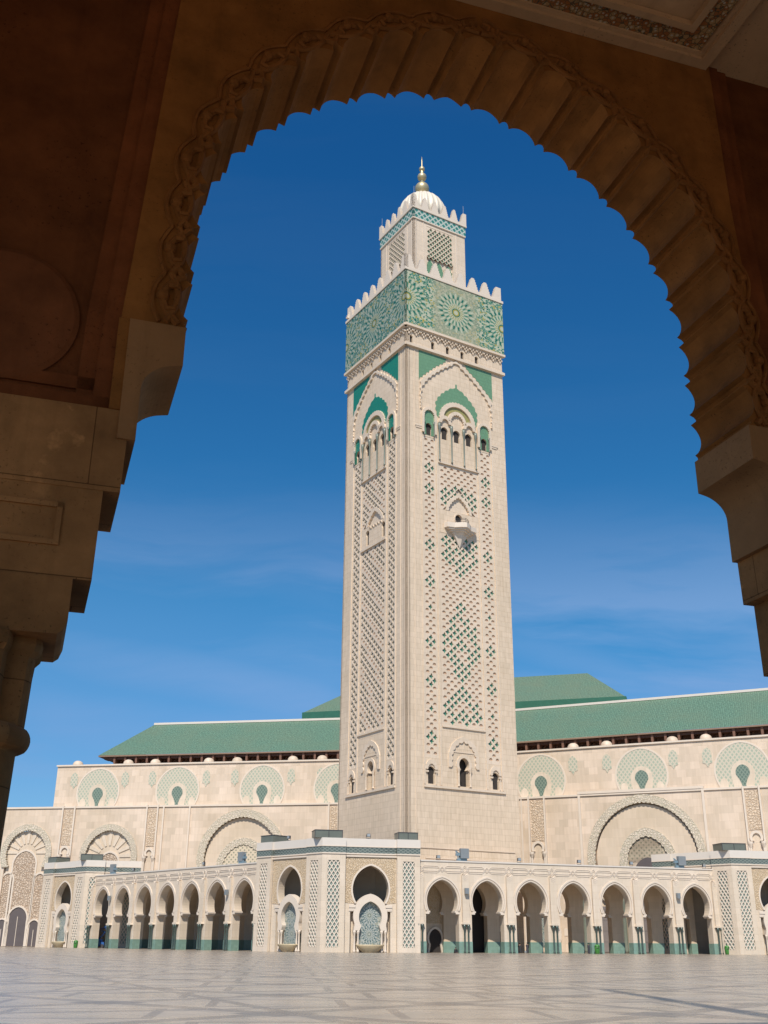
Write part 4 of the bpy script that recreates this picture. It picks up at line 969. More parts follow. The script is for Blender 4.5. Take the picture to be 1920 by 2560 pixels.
# ------------------------------------------------------------ ARCADES
def arcade(p,q,nb,label,side,depth=7.0,back=False):
    L=(q-p).length; F=Fr(p,(q-p)); H=14.2
    if (CAM-F.pt(L/2,0)).dot(F.n)<0: F.n=-F.n
    A=thing('arcade',label,'arcade',tuple(p),'arcades round the foot of the minaret')
    def row(F,L,nb,off,th,front):
        bay=L/nb
        P=[(-off*bay,0)] if off else [(0,0)]
        pts=[]; cs=[(i+.5-off)*bay for i in range(nb+(1 if off else 0))]
        x0=-off*bay if off else 0; x1=x0+bay*len(cs)
        pts=[(x0,0)]; k_=bay/8.67
        for c in cs:
            hs=horseshoe(c,8.0,2.9*k_,.62,6.4,14)
            pts+=[(c-3.1*k_,0),(c-3.1*k_,6.0),(c-2.5*k_,6.15),(c-2.4*k_,6.4)]+list(reversed(hs))[0:]+[(c+2.4*k_,6.4),(c+2.5*k_,6.15),(c+3.1*k_,6.0),(c+3.1*k_,0)]
        pts+=[(x1,0),(x1,H if front else 12.8),(x0,H if front else 12.8)]
        m=MB(F); m.slab(pts,-th,0); m.build('arched_wall' if front else 'rear_arched_wall',m_arc if front else m_arcin,A)
        for i in range(len(cs)+1):
            c=x0+i*bay; hw=bay/2-3.1*k_
            lo_,hi_=(c if i==0 else c-hw),(c if i==len(cs) else c+hw)
            if hi_-lo_<.2: continue
            d=MB(F); d.box(lo_-.04,hi_+.04,0,1.75,-th-.05,.05); d.build('tile_dado',m_dado,A)
        for c in cs:
            cp=MB(F)
            for s_ in (-1,1): cp.box(c+s_*2.85*k_-.32,c+s_*2.85*k_+.32,5.95,6.2,-th-.06,.10); cp.box(c+s_*2.65*k_-.30,c+s_*2.65*k_+.30,6.2,6.45,-th-.03,.07)
            cp.build('impost',m_trim,A)
            if front:
                v=MB(F)
                for r_,t_,dd in ((3.55,.28,.16),(3.15,.2,.09)):
                    a=horseshoe(c,8.05,r_*k_,.62,6.5,16); b=horseshoe(c,8.05,(r_-t_)*k_,.62,6.5,16); v.strip(a,b,0,dd)
                v.build('arch_moulding',m_trim,A)
        if front:
            for i in range(nb+1):
                c=i*bay
                b=MB(F); b.box(c-.62,c+.62,4.75,12.1,0,.42); b.slab([(c-.62,4.75),(c+.62,4.75),(c+.75,4.4),(c-.75,4.4)],0,.62)
                b.build('pier_strip',m_arc,A)
                for s_ in (-.34,.34):
                    k=MB(F); k.lathe(c+s_,.42,[(.22,0),(.22,.2),(.155,.3),(.155,3.75),(.2,3.85),(.30,4.4)],8); k.build('column',m_column,A,smooth=True)
        return bay
    bay=row(F,L,nb,0,1.5,True)
    row(F.sh(0,-depth),L,nb,0,1.5,False)
    # knotwork frieze
    f=MB(F)
    for i in range(2*nb+1):
        c=i*bay/2
        if i<2*nb:
            for z in (12.45,12.72,13.25,13.52): f.box(c+.85,c+bay/2-.85,z-.045,z+.045,0,.075)
        r=.75 if i%2==0 else .5
        for rr in (r,r*.62):
            q_=[(c+rr,13),(c,13+rr),(c-rr,13),(c,13-rr)]; q2=[(c+rr-.1,13),(c,13+rr-.1),(c-rr+.1,13),(c,13-rr+.1)]
            f.strip(q_+q_[:1],q2+q2[:1],0,.075)
        for s_ in (-1,1):
            for z in (12.45,12.72,13.25,13.52):
                zz=13+(z-13)*.3; f.strip([(c+s_*.88,z-.045),(c+s_*.35,zz-.045)],[(c+s_*.88,z+.045),(c+s_*.35,zz+.045)],0,.07)
        if i%2==0:
            for k in range(3): f.strip([(c-.45,12.25-k*.3),(c,11.95-k*.3),(c+.45,12.25-k*.3)],[(c-.45,12.35-k*.3),(c,12.05-k*.3),(c+.45,12.35-k*.3)],0,.46)
    f.build('knotwork_frieze',m_trim,A)
    c=MB(F); c.box(-.2,L+.2,H,H+.22,-1.6,.12); c.build('coping',m_white,A)
    r=MB(F); r.box(0,L,12.8,13.3,-depth-2.2,-1.5); r.build('roof_slab',m_arc,A)
    if back: 
        r=MB(F); r.box(0,L,0,12.8,-depth-7,-depth-6.5); r.build('back_wall',m_arc,A); r=MB(F); r.box(0,L,12.8,13.2,-depth-7,-depth-2.2); r.build('rear_roof_slab',m_arc,A)
        r=MB(F); r.box(0,L,0,1.75,-depth-6.5,-depth-6.42); r.build('tile_dado',m_dado,A)
    return A,F,bay
pR=A1+dirv(12-90)*-.7+dirv(12)*0.0; qR=Rc+dirv(133)*3.9
aR,FRa,bayR=arcade(pR,qR,7,'right arcade of seven horseshoe arches on paired green columns','R')
qL=B1+dirv(135+90)*-.7; pLft=Lc+dirv(14)*2.1
aL,FLa,bayL=arcade(pLft,qL,7,'left arcade of seven horseshoe arches, receding away from the central pavilion','L',back=True)
print('bays',bayR,bayL,[proj(FRa.pt(i*bayR,14.2)) for i in range(8)],[proj(FLa.pt(i*bayL,14.2)) for i in range(8)])
# ------------------------------------------------------------ SMALL THINGS
def onroof(u,v,F,z,d=-.8):
    r=ray(u,v); o=F.O+F.n*d; k=(o-CAM).dot(F.n)/r.dot(F.n); p=CAM+r*k; p.z=z; return p
def mk_flood():
    t=thing('floodlight','small black floodlight','floodlight'); F=WORLD
    b=MB(F); b.box(-.3,.3,.35,.85,.0,.3); 
    b.build('lamp_housing',m_lamp,t); b=MB(F); b.box(-.26,.26,.39,.81,.3,.34); b.build('lens',m_steel,t)
    b=MB(F); b.tube([(-.36,.6,.1),(-.36,.1,.1),(.36,.1,.1),(.36,.6,.1)],.04,5); b.box(-.15,.15,0,.1,-.1,.25); b.build('bracket',m_lamp,t); return t
fl=mk_flood(); fl['group']='floodlights on the parapets'
spots=[(1095,FRa,14.42,'black floodlight on the right arcade parapet, nearest the central pavilion'),(1297,FRa,14.42,'black floodlight on the right arcade parapet, just right of the minaret'),
(1446,FRa,14.42,'black floodlight on the right arcade parapet, left of the big blind arch'),(1576,FRa,14.42,'black floodlight on the right arcade parapet, beneath the large blind arch'),(1757,FRa,14.42,'black floodlight at the right end of the arcade parapet, beside the right pavilion'),
(512,FLa,14.42,'black floodlight on the left arcade parapet, near the blue stage projector'),(338,FLa,14.42,'black floodlight on the left arcade parapet, near the far pavilion')]
PF=Fr(Cc,dirv(12),dirv(-78)); PFL=Fr(Cc,dirv(135),dirv(225))
spots+=[(920,PF,PH,'black floodlight on the central pavilion roof, over the facing fountain bay'),(722,PFL,PH,'black floodlight on the central pavilion roof, over the left side bay')]
for i,(u,F,z,lab) in enumerate(spots):
    p=onroof(u,2150,F,z); ang=math.atan2(F.n.x,-F.n.y)
    if i==0: fl.location=p; fl.rotation_euler=(0,0,ang); fl['label']=lab
    else: copy_tree(fl,p,ang,label=lab)
def mk_proj():
    t=thing('stage_projector','large grey projector box','projector')
    b=MB(WORLD); b.box(-.75,.75,.5,2.1,-.2,.5); b.build('housing',m_greybox,t)
    b=MB(WORLD); b.tube([(-.9,0,0),(-.9,1.3,0),(-1.5,1.7,0)],.12,6); b.box(-1.5,-.8,.9,1.3,-.2,.3); b.box(-1.3,-.8,.1,.45,-.3,.3); b.tube([(-1.5,1.7,0),(-1.2,.5,.2)],.08,6); b.build('arm',m_bluegrey,t)
    b=MB(WORLD); b.box(-.9,.5,0,.5,-.15,.2); b.build('stand',m_bluegrey,t); return t
pj=mk_proj(); pj['group']='projectors on the arcade roofs'
for i,(u,F,lab,fl_) in enumerate([(1160,FRa,'grey projector box on the right arcade roof, in front of the minaret base',1),(1702,FRa,'grey projector box on the right arcade roof, beside the right pavilion',1),(602,FLa,'grey projector with blue arm on the left arcade roof, next to the central pavilion',-1),(283,FLa,'grey projector with blue arm at the far end of the left arcade roof',-1)]):
    p=onroof(u,2150,F,14.42,-1.2); o=pj if i==0 else copy_tree(pj,label=lab); o.location=p; o['label']=lab; o.rotation_euler=(0,0,math.atan2(F.n.x,-F.n.y)+(math.pi if fl_<0 else 0))
def mk_wl():
    t=thing('wall_lamp','small grey wall lamp','wall lamp'); b=MB(WORLD); b.box(-.32,.32,-.45,.45,.15,.65); b.build('lamp_housing',m_greybox,t); b=MB(WORLD); b.box(-.1,.1,-.12,.12,-.1,.15); b.build('bracket',m_lamp,t); return t
wl=mk_wl(); wl['group']='lamps on the arcade wall'
for i,(u,v,F,lab) in enumerate([(1165,2221,FRa,'grey lamp between the two arches nearest the central pavilion on the right arcade'),(1704,2219,FRa,'grey lamp between the last two arches of the right arcade'),(269,2233,FLa,'grey lamp beside the farthest arch of the left arcade'),(577,2223,FLa,'grey lamp beside the nearest arch of the left arcade')]):
    s_,z=F.px(u,v,.5); b_=round(s_/(bayR if F is FRa else bayL)); s_=b_*(bayR if F is FRa else bayL)
    p=F.pt(s_,9.6,.42); o=wl if i==0 else copy_tree(wl,label=lab); o.location=p; o['label']=lab; o.rotation_euler=(0,0,math.atan2(F.n.x,-F.n.y))
m_bin=plain('bright_green_plastic',(.05,.20,.035),.4,.15,2)
def mk_bin():
    t=thing('litter_bin','green litter bin','litter bin'); b=MB(WORLD); b.lathe(0,0,[(.34,0),(.40,.1),(.46,1.0),(.42,1.15)],14); b.build('body',m_bin,t,smooth=True)
    b=MB(WORLD); b.lathe(0,0,[(.47,1.15),(.47,1.22),(.36,1.38),(.15,1.48),(.02,1.5)],14); b.build('lid',m_bin,t,smooth=True)
    b=MB(WORLD); b.box(-.2,.2,.85,1.0,.40,.46); b.build('slot',m_dark,t); return t
bn=mk_bin(); bn['group']='green litter bins along the arcades'
for i,(u,F,dd,lab) in enumerate([(1493,FRa,1.1,'green litter bin beside the fourth pair of columns of the right arcade'),(1818,FRa,1.1,'green litter bin at the foot of the right pavilion'),(188,Fr(Lc,dirv(14),dirv(-76)),1.4,'green litter bin in front of the far left pavilion')]):
    s_=F.px(u,2372,dd)[0]; p=F.pt(s_,0,dd); o=bn if i==0 else copy_tree(bn,label=lab); o.location=p; o['label']=lab
# blue lift under the left arcade
m_blue=plain('blue_machine_paint',(.03,.12,.38),.4,.15,2)
lf=thing('boom_lift','small blue folded boom lift parked under the first arch of the left arcade','boom lift')

b=MB(WORLD); b.box(-1.1,1.1,.35,1.15,-.6,.6); b.box(-.5,.6,1.15,1.7,-.4,.4); b.build('chassis',m_blue,lf)
for x in (-.75,.75):
    for y in (-.6,.6):
        b=MB(WORLD)
        b.tube([(x,.38,y-.12),(x,.38,y+.12)],.38,12); b.build('wheel',m_lamp,lf)
b=MB(WORLD); b.tube([(-.3,1.6,0),(1.0,3.1,0)],.16,6); b.tube([(1.0,3.1,0),(-.4,3.6,0),(1.3,4.3,0)],.11,6); b.build('boom',m_blue,lf)
b=MB(WORLD)
for z in (3.7,4.3,4.7): b.tube([(1.2,z,-.5),(2.0,z,-.5),(2.0,z,.5),(1.2,z,.5),(1.2,z,-.5)],.05,5)
for x,y in ((1.2,-.5),(2,-.5),(2,.5),(1.2,.5)): b.tube([(x,3.7,y),(x,4.7,y)],.05,5)
b.build('basket',m_blue,lf)
s_=FLa.px(250,2340,-3)[0]; lf.location=FLa.pt(s_,0,-3.0)
# people
m_skin=plain('skin',(.35,.2,.13),.5,.05); 
def person(label,p,rz,robe,h=1.65,bend=0.,sit=False,bag=False):
    t=thing('person',label,'person'); k=h/1.72
    if not sit: J=dict(pel=(0,0,.95),che=(0,-.02-bend*.25,1.32),nec=(0,-.03-bend*.45,1.50),hea=(0,-.05-bend*.55,1.64-bend*.08),ls=(-.19,-.02-bend*.4,1.42),rs=(.19,-.02-bend*.4,1.42),le=(-.25,-.06-bend*.3,1.15),re=(.25,-.10-bend*.3,1.15),lh=(-.24,-.16-bend*.3,.92),rh=(.2,-.32-bend*.2,1.02),lk=(-.11,-.06,.50),rk=(.13,.10,.50),lf=(-.11,-.02,.06),rf=(.13,.24,.06),lt=(-.12,-.2,.03),rt=(.14,.06,.03),lhi=(-.1,0,.88),rhi=(.1,0,.88))
    else: J=dict(pel=(0,0,.14),che=(0,-.10,.48),nec=(0,-.14,.66),hea=(0,-.17,.80),ls=(-.19,-.12,.58),rs=(.19,-.12,.58),le=(-.27,-.24,.36),re=(.27,-.24,.36),lh=(-.16,-.42,.42),rh=(.16,-.42,.42),lk=(-.14,-.42,.44),rk=(.14,-.42,.44),lf=(-.13,-.60,.06),rf=(.13,-.60,.06),lt=(-.13,-.78,.03),rt=(.13,-.78,.03),lhi=(-.1,-.02,.12),rhi=(.1,-.02,.12))
    R=dict(pel=.15,che=.17,nec=.06,hea=.105,ls=.075,rs=.075,le=.05,re=.05,lh=.04,rh=.04,lk=.07,rk=.07,lf=.05,rf=.05,lt=.04,rt=.04,lhi=.1,rhi=.1)
    E=[('pel','che'),('che','nec'),('nec','hea'),('che','ls'),('che','rs'),('ls','le'),('rs','re'),('le','lh'),('re','rh'),('pel','lhi'),('pel','rhi'),('lhi','lk'),('rhi','rk'),('lk','lf'),('rk','rf'),('lf','lt'),('rf','rt')]
    ks=list(J); me=bpy.data.meshes.new('body'); me.from_pydata([tuple(c*k for c in J[n]) for n in ks],[(ks.index(a),ks.index(b)) for a,b in E],[]); me.update()
    o=bpy.data.objects.new('body',me); COL.objects.link(o); o.parent=t; me.materials.append(m_skin)
    md=o.modifiers.new('skin','SKIN'); sv=me.skin_vertices[0].data
    for i,n in enumerate(ks): sv[i].radius=(R[n]*k,R[n]*k); sv[i].use_root=(n=='pel')
    o.modifiers.new('sub','SUBSURF').levels=1; o.modifiers['sub'].render_levels=2
    F=WORLD
    c=MB(F)
    def loft(P,n=12):
        rings=[[(x+rx*math.cos(2*math.pi*i/n),z,-(y+ry*math.sin(2*math.pi*i/n))) for i in range(n)] for x,y,z,rx,ry in P]
        for A,B in zip(rings,rings[1:]):
            for i in range(n): c.face([A[i],A[(i+1)%n],B[(i+1)%n],B[i]])
    if not sit:
        loft([(0,.05,.1*k,.25,.27),(0,.03,.5*k,.22,.22),(0,0,.95*k,.20,.17),(0,-.02-bend*.25,1.3*k,.23,.16),(0,-.02-bend*.4,1.44*k,.22,.12),(0,-.03-bend*.45,1.5*k,.08,.08)])
    else: loft([(0,0,.0,.30,.26),(0,-.04,.25*k,.26,.22),(0,-.10,.48*k,.23,.17),(0,-.12,.60*k,.22,.13),(0,-.14,.66*k,.08,.08)]); loft([(-.14,-.3,.02,.15,.35),(-.14,-.38,.50*k,.11,.12)]); loft([(.14,-.3,.02,.15,.35),(.14,-.38,.50*k,.11,.12)])
    for s,e,hd in (('ls','le','lh'),('rs','re','rh')):
        a,b,d=[tuple(q*k for q in J[x]) for x in (s,e,hd)]; d=tuple(b[i]+(d[i]-b[i])*.8 for i in range(3))
        c.tube([(a[0],a[2],-a[1]),(b[0],b[2],-b[1]),(d[0],d[2],-d[1])],[.10,.075,.065],8)
    c.build('robe',robe,t,smooth=True)
    hd=J['hea']; m=MB(F); m.lathe(0,-(hd[1]+.02)*k,[(.07,(hd[2]-.02)*k),(.125,(hd[2]+.04)*k),(.12,(hd[2]+.11)*k),(.06,(hd[2]+.155)*k),(.01,(hd[2]+.165)*k)],10); m.build('hair',m_hair,t,smooth=True)
    t.location=tuple(p); t.rotation_euler=(0,0,rz)
    return t
m_hair=plain('dark_hair',(.02,.016,.014),.6,.1); m_robe=plain('black_cloth',(.018,.018,.022),.8,.2,6); m_robe2=plain('charcoal_cloth',(.035,.035,.045),.8,.2,6)
def gnd(u,dd): s_=FRa.px(u,2375,dd)[0]; return FRa.pt(s_,0,dd)
person('person in black leaning forward just left of a companion in the third arch',gnd(1301,-3.2),R_(200),m_robe,1.55,.35)
person('person in dark clothes with a pale bag, standing right of the leaning one',gnd(1318.5,-3.2),R_(150),m_robe2,1.6)
bg_=MB(WORLD); bg_.lathe(0,0,[(.16,0),(.2,.15),(.18,.36),(.06,.42)],8); bag=bg_.build('bag',m_steel,None); bag.location=gnd(1313.5,-2.9); bag['label']='small pale bag on the ground at the feet of the two people'; bag['category']='bag'
person('person in dark clothes seated between the first two right-hand arches',gnd(1138.5,-.6),R_(20),m_robe,1.6,sit=True)
person('lone person in black standing just left of a green litter bin',gnd(1472.5,-.8),R_(10),m_robe2,1.6)
person('person half hidden by the columns nearest the central pavilion',gnd(1060,-.4),R_(0),m_robe,1.6)
# ------------------------------------------------------------ GALLERY (foreground arch)
K0=6.0+EYE
def Pk(u,v): r=ray(u,v); return CAM+r*(6.0/r.z)
NL=Pk(466,821); NR=Pk(1857.6,1060); e_=(NR-NL); GH=e_.length/2
go=NL+e_/2; G=Fr(go,e_); 
if (CAM-go).dot(G.n)<0: G.n=-G.n
TH=1.168
gal=thing('gallery_archway','dark ochre gallery archway framing the view, with scalloped horseshoe arch and stone corbels','archway',(go.x,go.y,0))
def gp(mb,name,mat,parent=gal,**k): return mb.build(name,mat,parent,**k)
pts=[(0,5.15),(.37,5.10),(.74,5.0),(1.07,4.88),(1.4,4.71),(1.65,4.57),(1.88,4.42),(2.1,4.25),(2.31,4.07),(2.51,3.87),(2.69,3.67),(2.85,3.45),(2.99,3.21),(3.11,2.97),(3.22,2.72),(3.30,2.46),(3.37,2.19),(3.41,1.92),(3.43,1.64),(3.445,1.36),(3.45,1.08),(3.465,.80),(3.475,.50),(3.49,.22),(3.49,.0)]
arcl=[0]
for a,b in zip(pts,pts[1:]): arcl.append(arcl[-1]+math.hypot(b[0]-a[0],b[1]-a[1]))
LT=arcl[-1]
def at(s):
    j=0
    while j<len(pts)-2 and arcl[j+1]<s: j+=1
    t=(s-arcl[j])/(arcl[j+1]-arcl[j]); p=(pts[j][0]+(pts[j+1][0]-pts[j][0])*t,pts[j][1]+(pts[j+1][1]-pts[j][1])*t)
    tx,tz=pts[j+1][0]-pts[j][0],pts[j+1][1]-pts[j][1]; q=math.hypot(tx,tz); return p,(-tz/q,tx/q)   # outward normal (up/right side)
cyc=(LT-.21-.10)/11; NT_=.155
half=[]; lobes=[]
def lobe(s0,s1,dep,m):
    for k in range(m):
        s=s0+(s1-s0)*k/m; p,n=at(max(0,s)); b=dep*(math.sin(math.pi*k/m)**.75 if k else 0); half.append((p[0]+n[0]*-b*(-1),p[1]+n[1]*b))
for s in (0,.05,.10,.16):
    p,n=at(s); half.append((p[0],p[1]+.085*math.cos(math.pi*s/.42)))
s=.21
lobes.append((0,.21))
for i in range(11):
    lobe(s,s+NT_,.095,5); lobe(s+NT_,s+cyc,.12,10); lobes.append((s+NT_,s+cyc)); s+=cyc
lobe(s,LT,.04,3); half.append((3.49,0))
CX0=.05
prof=[(CX0+x,K0+z) for x,z in half]; profL=[(2*CX0-x,z) for x,z in prof]
full=list(reversed(profL))+prof[1:]           # left impost -> apex -> right impost
TOPZ=K0+5.9-.002
WL,WR_=-9.2,9.2
inL=[(G.px(407,0)[0],TOPZ+.01),(G.px(278,619)[0],K0+.83),(G.px(212,925)[0],K0-.70)]
outer=[(WL,K0)]+[(-9,K0)][:0]+full+[(WR_,K0),(WR_,TOPZ),(WL,TOPZ)]
m=MB(G); m.slab(outer,-TH,-.12); m.build('arch_wall',m_g1,gal)
# near skin of the wall, between the sunk side panels
lx=[(G.px(275,1015)[0],K0),(G.px(335,600)[0]-.06,K0+.98),(G.px(407,0)[0]+.12,TOPZ)]
lx0=[(-4.14,K0-1.06)]; lx=[(-4.12,K0),(-4.06,K0+1.0),(-3.92,K0+3.5),(-3.78,TOPZ)]; rx=[(3.86,K0),(3.84,K0+1.2),(3.72,K0+3.4),(3.68,TOPZ)]
m=MB(G); m.slab(full+[rx[0],rx[1],rx[2],rx[3],lx[3],lx[2],lx[1],lx[0]],-.12,0,back=False); m.build('arch_face',m_g1,gal)
# scalloped chain moulding
def ofs(s,d): p,n=at(min(max(s,0),LT)); return (p[0]+n[0]*d,p[1]+n[1]*d)
for sgn in (-1,1):
    for i,(s0,s1) in enumerate(lobes):
        a=s0-NT_/2 if i else 0; b=s1+NT_/2; nn=9
        def P_(s,d): q=ofs(s,d); return (CX0+sgn*q[0],K0+q[1])
        o1=[];o2=[];o3=[]
        for k in range(nn):
            t=k/(nn-1); s=a+(b-a)*t; w_=math.sin(math.pi*(t if i else .5+t/2))
            o1.append((*P_(s,.10+.19*w_),.01)); o2.append((*P_(s,.23-.10*w_),.02)); o3.append((*P_(s,.30+.10*w_),.01))
        c=MB(G); c.tube(o1,.044,6); c.tube(o2,.038,6); c.tube(o3,.026,5)
        q=P_((a+b)/2 if i else 0,.29)
        if i>0: c.lathe(q[0],.02,[(.01,q[1]-.07),(.06,q[1]-.04),(.07,q[1]),(.06,q[1]+.04),(.01,q[1]+.07)],8)
        # link bars
        for t in (.28,.72):
            A_=P_(a+(b-a)*t,.15); B_=P_(a+(b-a)*t+.02,.25); c.tube([(*A_,.05),(*B_,.05)],.03,5)
        gp(c,'chain_link',m_g1b)
# side panels (left and right)
for sgn in (-1,1):
    f=MB(G); L0=(lx0+lx) if sgn<0 else rx
    A=[(p[0],p[1]) for p in L0]; Bq=[(p[0]+sgn*.17,p[1]) for p in L0]; Cq=[(p[0]+sgn*.34,p[1]) for p in L0]
    f.strip(A,Bq,-.12,-.035); f.strip(Bq,Cq,-.12,-.075); 
    gp(f,'panel_frame',m_g2)
m=MB(G)
def pz(u,v): return G.px(u,v)[1]
m.box(-8.4,-4.14,K0-1.06,K0-.93,-.3,-.035); m.box(-8.4,-4.30,K0-.93,K0-.86,-.3,-.11); m.box(-8.4,-4.30,K0-.86,K0-.72,-.3,-.075); gp(m,'panel_sill',m_g2)
m=MB(G); m.box(-4.14,-3.96,K0-1.06,K0-.002,-.12,-.001); gp(m,'arch_face_foot',m_g1)
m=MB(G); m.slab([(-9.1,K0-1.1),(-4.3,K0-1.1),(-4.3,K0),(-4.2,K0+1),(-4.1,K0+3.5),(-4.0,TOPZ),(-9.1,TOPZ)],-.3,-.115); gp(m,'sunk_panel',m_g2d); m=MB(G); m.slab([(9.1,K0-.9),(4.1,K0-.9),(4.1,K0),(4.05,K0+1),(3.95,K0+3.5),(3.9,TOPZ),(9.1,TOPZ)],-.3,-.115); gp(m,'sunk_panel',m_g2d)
# round boss
bc=G.px(10,775); rb_=(G.px(222,778)[0]-bc[0])*.93; bc=(bc[0]-.02,bc[1]+.03)
m=MB(G)
n=40; prof_=[(rb_,-.13),(rb_,-.08),(rb_*.93,-.05),(rb_*.6,-.02),(.0001,-.01)]
for (r0,d0),(r1,d1) in zip(prof_,prof_[1:]):
    for k in range(n):
        t0,t1=2*math.pi*k/n,2*math.pi*(k+1)/n
        m.face([(bc[0]+r0*math.cos(t0),bc[1]+r0*math.sin(t0),d0),(bc[0]+r0*math.cos(t1),bc[1]+r0*math.sin(t1),d0),(bc[0]+r1*math.cos(t1),bc[1]+r1*math.sin(t1),d1),(bc[0]+r1*math.cos(t0),bc[1]+r1*math.sin(t0),d1)])
gp(m,'round_boss',m_g2b)
# corbels and capital stack, both sides
for sgn in (-1,1):
    cc=CX0 if sgn>0 else 0.02
    X=lambda x: cc+sgn*x
    def poly(P,d0,d1,name,mat):
        q=MB(G); q.slab([(X(x),K0+z) for x,z in P],d0,d1); gp(q,name,mat)
    q_=[(3.49,0),(3.50,-.46)]+[(3.50+.36*math.sin(R_(t))**1.0,-.46-.27*(1-math.cos(R_(t)))) for t in (20,40,60,75,90)]
    q_=[(3.47,-.0),(3.47,-.46),*[(3.47+.40*math.sin(R_(t)),-.80+.33*math.cos(R_(t))) for t in range(12,91,6)],(3.87,-1.38),(4.05,-1.38),(4.05,0)]
    poly(q_,-TH,.012,'corbel',m_g3c)
    poly([(3.95,-1.38),(3.96,-1.95),(9,-1.95),(9,-1.06),(4.02,-1.06),(4.02,-.0),(3.95,-.0)],-TH,-.02,'impost_block',m_g3)
    poly([(4.12,-1.95),(4.13,-2.87),(9,-2.87),(9,-1.95)],-TH,-.03,'upper_abacus',m_g3b)
    poly([(4.30,-2.87),(4.30,-3.28),(4.33,-3.37),(4.38,-3.41),(8.2,-3.41),(8.2,-2.87)],-TH,-.02,'lower_abacus',m_g3b)
    s_=MB(G)
    ctr=X(5.12); 
    s_.lathe(ctr,-TH/2,[(.66,K0-3.41),(.67,K0-3.47),(.655,K0-3.53),(.61,K0-3.58),(.60,K0-3.7),(.585,K0-4.21)],48,rib=8,ribd=.22); gp(s_,'capital',m_g3b)
    s_=MB(G); s_.lathe(ctr,-TH/2,[(.5,K0-4.2),(.57,K0-4.205),*[(.565+.065*math.cos(R_(t)),K0-4.31+.10*math.sin(R_(t))) for t in range(80,-90,-20)],(.54,K0-4.42),(.515,K0-4.44),(.50,K0-5.2),(.50,.25),(.62,.2),(.62,0)],32); gp(s_,'column_shaft',m_g3b,smooth=True)
    if sgn<0:
        for a in (0,):
            r=MB(G); x1=G.px(145,1361)[0]; r.strip([(x1,K0-2.13),(x1,K0-2.56),(-7,K0-2.56)],[(x1-.05,K0-2.13),(x1-.05,K0-2.51),(-7,K0-2.51)],-.03,-.005); r.strip([(x1,K0-2.13),(-7,K0-2.13)],[(x1,K0-2.18),(-7,K0-2.18)],-.03,-.005); gp(r,'abacus_panel_border',m_g3)
    # neighbouring wall that closes the gallery
    q=MB(G); q.box(min(X(6.2),X(9.1)),max(X(6.2),X(9.1)),0,TOPZ,-TH,-.25); gp(q,'side_wall_bay',m_g1)
# ceiling with coffer
ZC=K0+5.9
def cz(u,v): 
    p=atZ(u,v,ZC); q=p-G.O; return (q.dot(G.e),q.dot(G.n))
c=MB(G); c.face([(-9.2,ZC,-TH),(9.2,ZC,-TH),(9.2,ZC,20),(-9.2,ZC,20)]); c.face([(-9.2,ZC+.4,-TH-.6),(9.2,ZC+.4,-TH-.6),(9.2,ZC+.4,20),(-9.2,ZC+.4,20)]); gp(c,'ceiling',m_g4)
oc=cz(1761,158); bo=cz(1748,119); bi=cz(1735,69)
print('coffer',oc,bo,bi)
CL=-oc[0]+.0
def frame(x0,x1,y0,y1,w_,z0,z1,name,mat,par=gal):
    f=MB(G)
    f.box(x0,x1,z0,z1,y0,y0+w_); f.box(x0,x1,z0,z1,y1-w_,y1); f.box(x0,x0+w_,z0,z1,y0+w_,y1-w_); f.box(x1-w_,x1,z0,z1,y0+w_,y1-w_); return gp(f,name,mat)
y1c=9.0
wb=max(.2,abs(bi[1]-bo[1]))
o0=(oc[0],max(.0,oc[1])); 
frame(-o0[0],o0[0],.005,y1c,.16,ZC-.14,ZC-.01,'coffer_moulding',m_g4)
frame(-o0[0]+.16,o0[0]-.16,.165,y1c-.16,max(.05,bo[1]-.165),ZC-.09,ZC-.01,'coffer_moulding',m_g4)
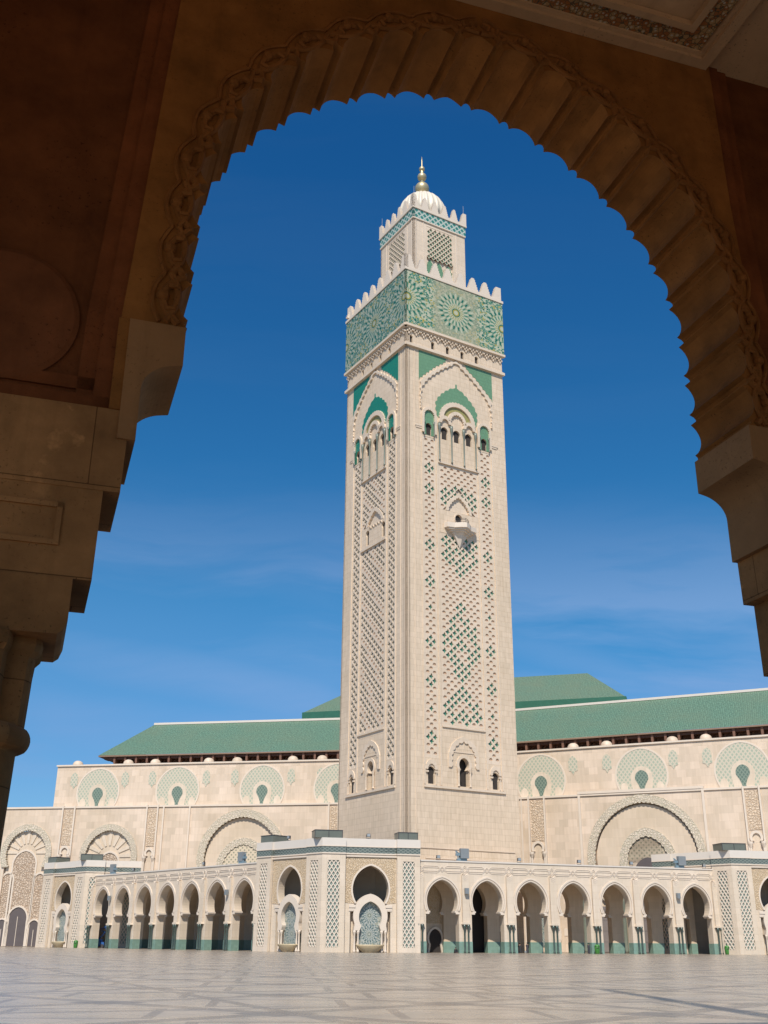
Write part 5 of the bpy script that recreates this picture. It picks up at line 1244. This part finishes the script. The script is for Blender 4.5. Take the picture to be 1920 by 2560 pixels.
frame(-bo[0],bo[0],bo[1],y1c-bo[1],wb,ZC-.05,ZC-.01,'painted_band',m_gb)
frame(-bi[0]+.02,bi[0]-.02,bo[1]+wb+.005,y1c-bo[1]-wb,.10,ZC-.11,ZC-.012,'coffer_moulding',m_g4)
frame(-bi[0]+.9,bi[0]-.9,bo[1]+wb+.75,y1c-bo[1]-wb-.7,.10,ZC-.08,ZC-.012,'coffer_moulding',m_g4)
hs_=[[(c+3.0,.02)]+horseshoe(c,6.5,3.2,.6,5.5,12)+[(c-3.0,.02)] for c in (-5.5,5.5)]
q=MB(G); q.slab([(-9.2,0),(9.2,0),(9.2,ZC),(-9.2,ZC)],19.5,20,holes=hs_); gp(q,'rear_wall',m_g1)
for a in (-9.2,8.7):
    q=MB(G); q.box(a,a+.5,0,ZC,-TH,3); q.box(a,a+.5,10,ZC,3,14); q.box(a,a+.5,0,ZC,14,19.5); gp(q,'end_wall',m_g1)
q=MB(G); q.box(-9.2,9.2,TOPZ+.01,ZC+.5,-TH-.05,-.3); gp(q,'parapet',m_g1)
# unseen slanting pole added over the gallery roof to cast the thin paving shadow
def shadowsrc(u,v,yy):
    q=atZ(u,v,0); t=(q.y-yy)/-tosun.y; return q+tosun*t
pa,pb=shadowsrc(1935,2543,11.5),shadowsrc(1505,2473,13.0)
mast=thing('shadow_pole','unseen slanting pole added to cast a thin shadow across the lower right paving','shadow pole')
LP=pb-pa; low=pa-LP*.12
def wl_(v): return (v.x,v.z,-v.y)
b=MB(WORLD); b.tube([wl_(low),wl_(pa),wl_(pb)],[.36,.34,.24],8); b.build('pole',m_lamp,mast)
b=MB(WORLD); b.tube([wl_(pb+Vector((-2.2,0,.2))),wl_(pb+Vector((1.0,0,0)))],.09,6); b.build('crossbar',m_lamp,mast)
for x in (-1.9,.7):
    b=MB(WORLD); c_=pb+Vector((x,0,0)); b.box(c_.x-.4,c_.x+.4,c_.z-.2,c_.z+.1,-c_.y-.18,-c_.y+.18); b.build('shadow_head',m_lamp,mast)
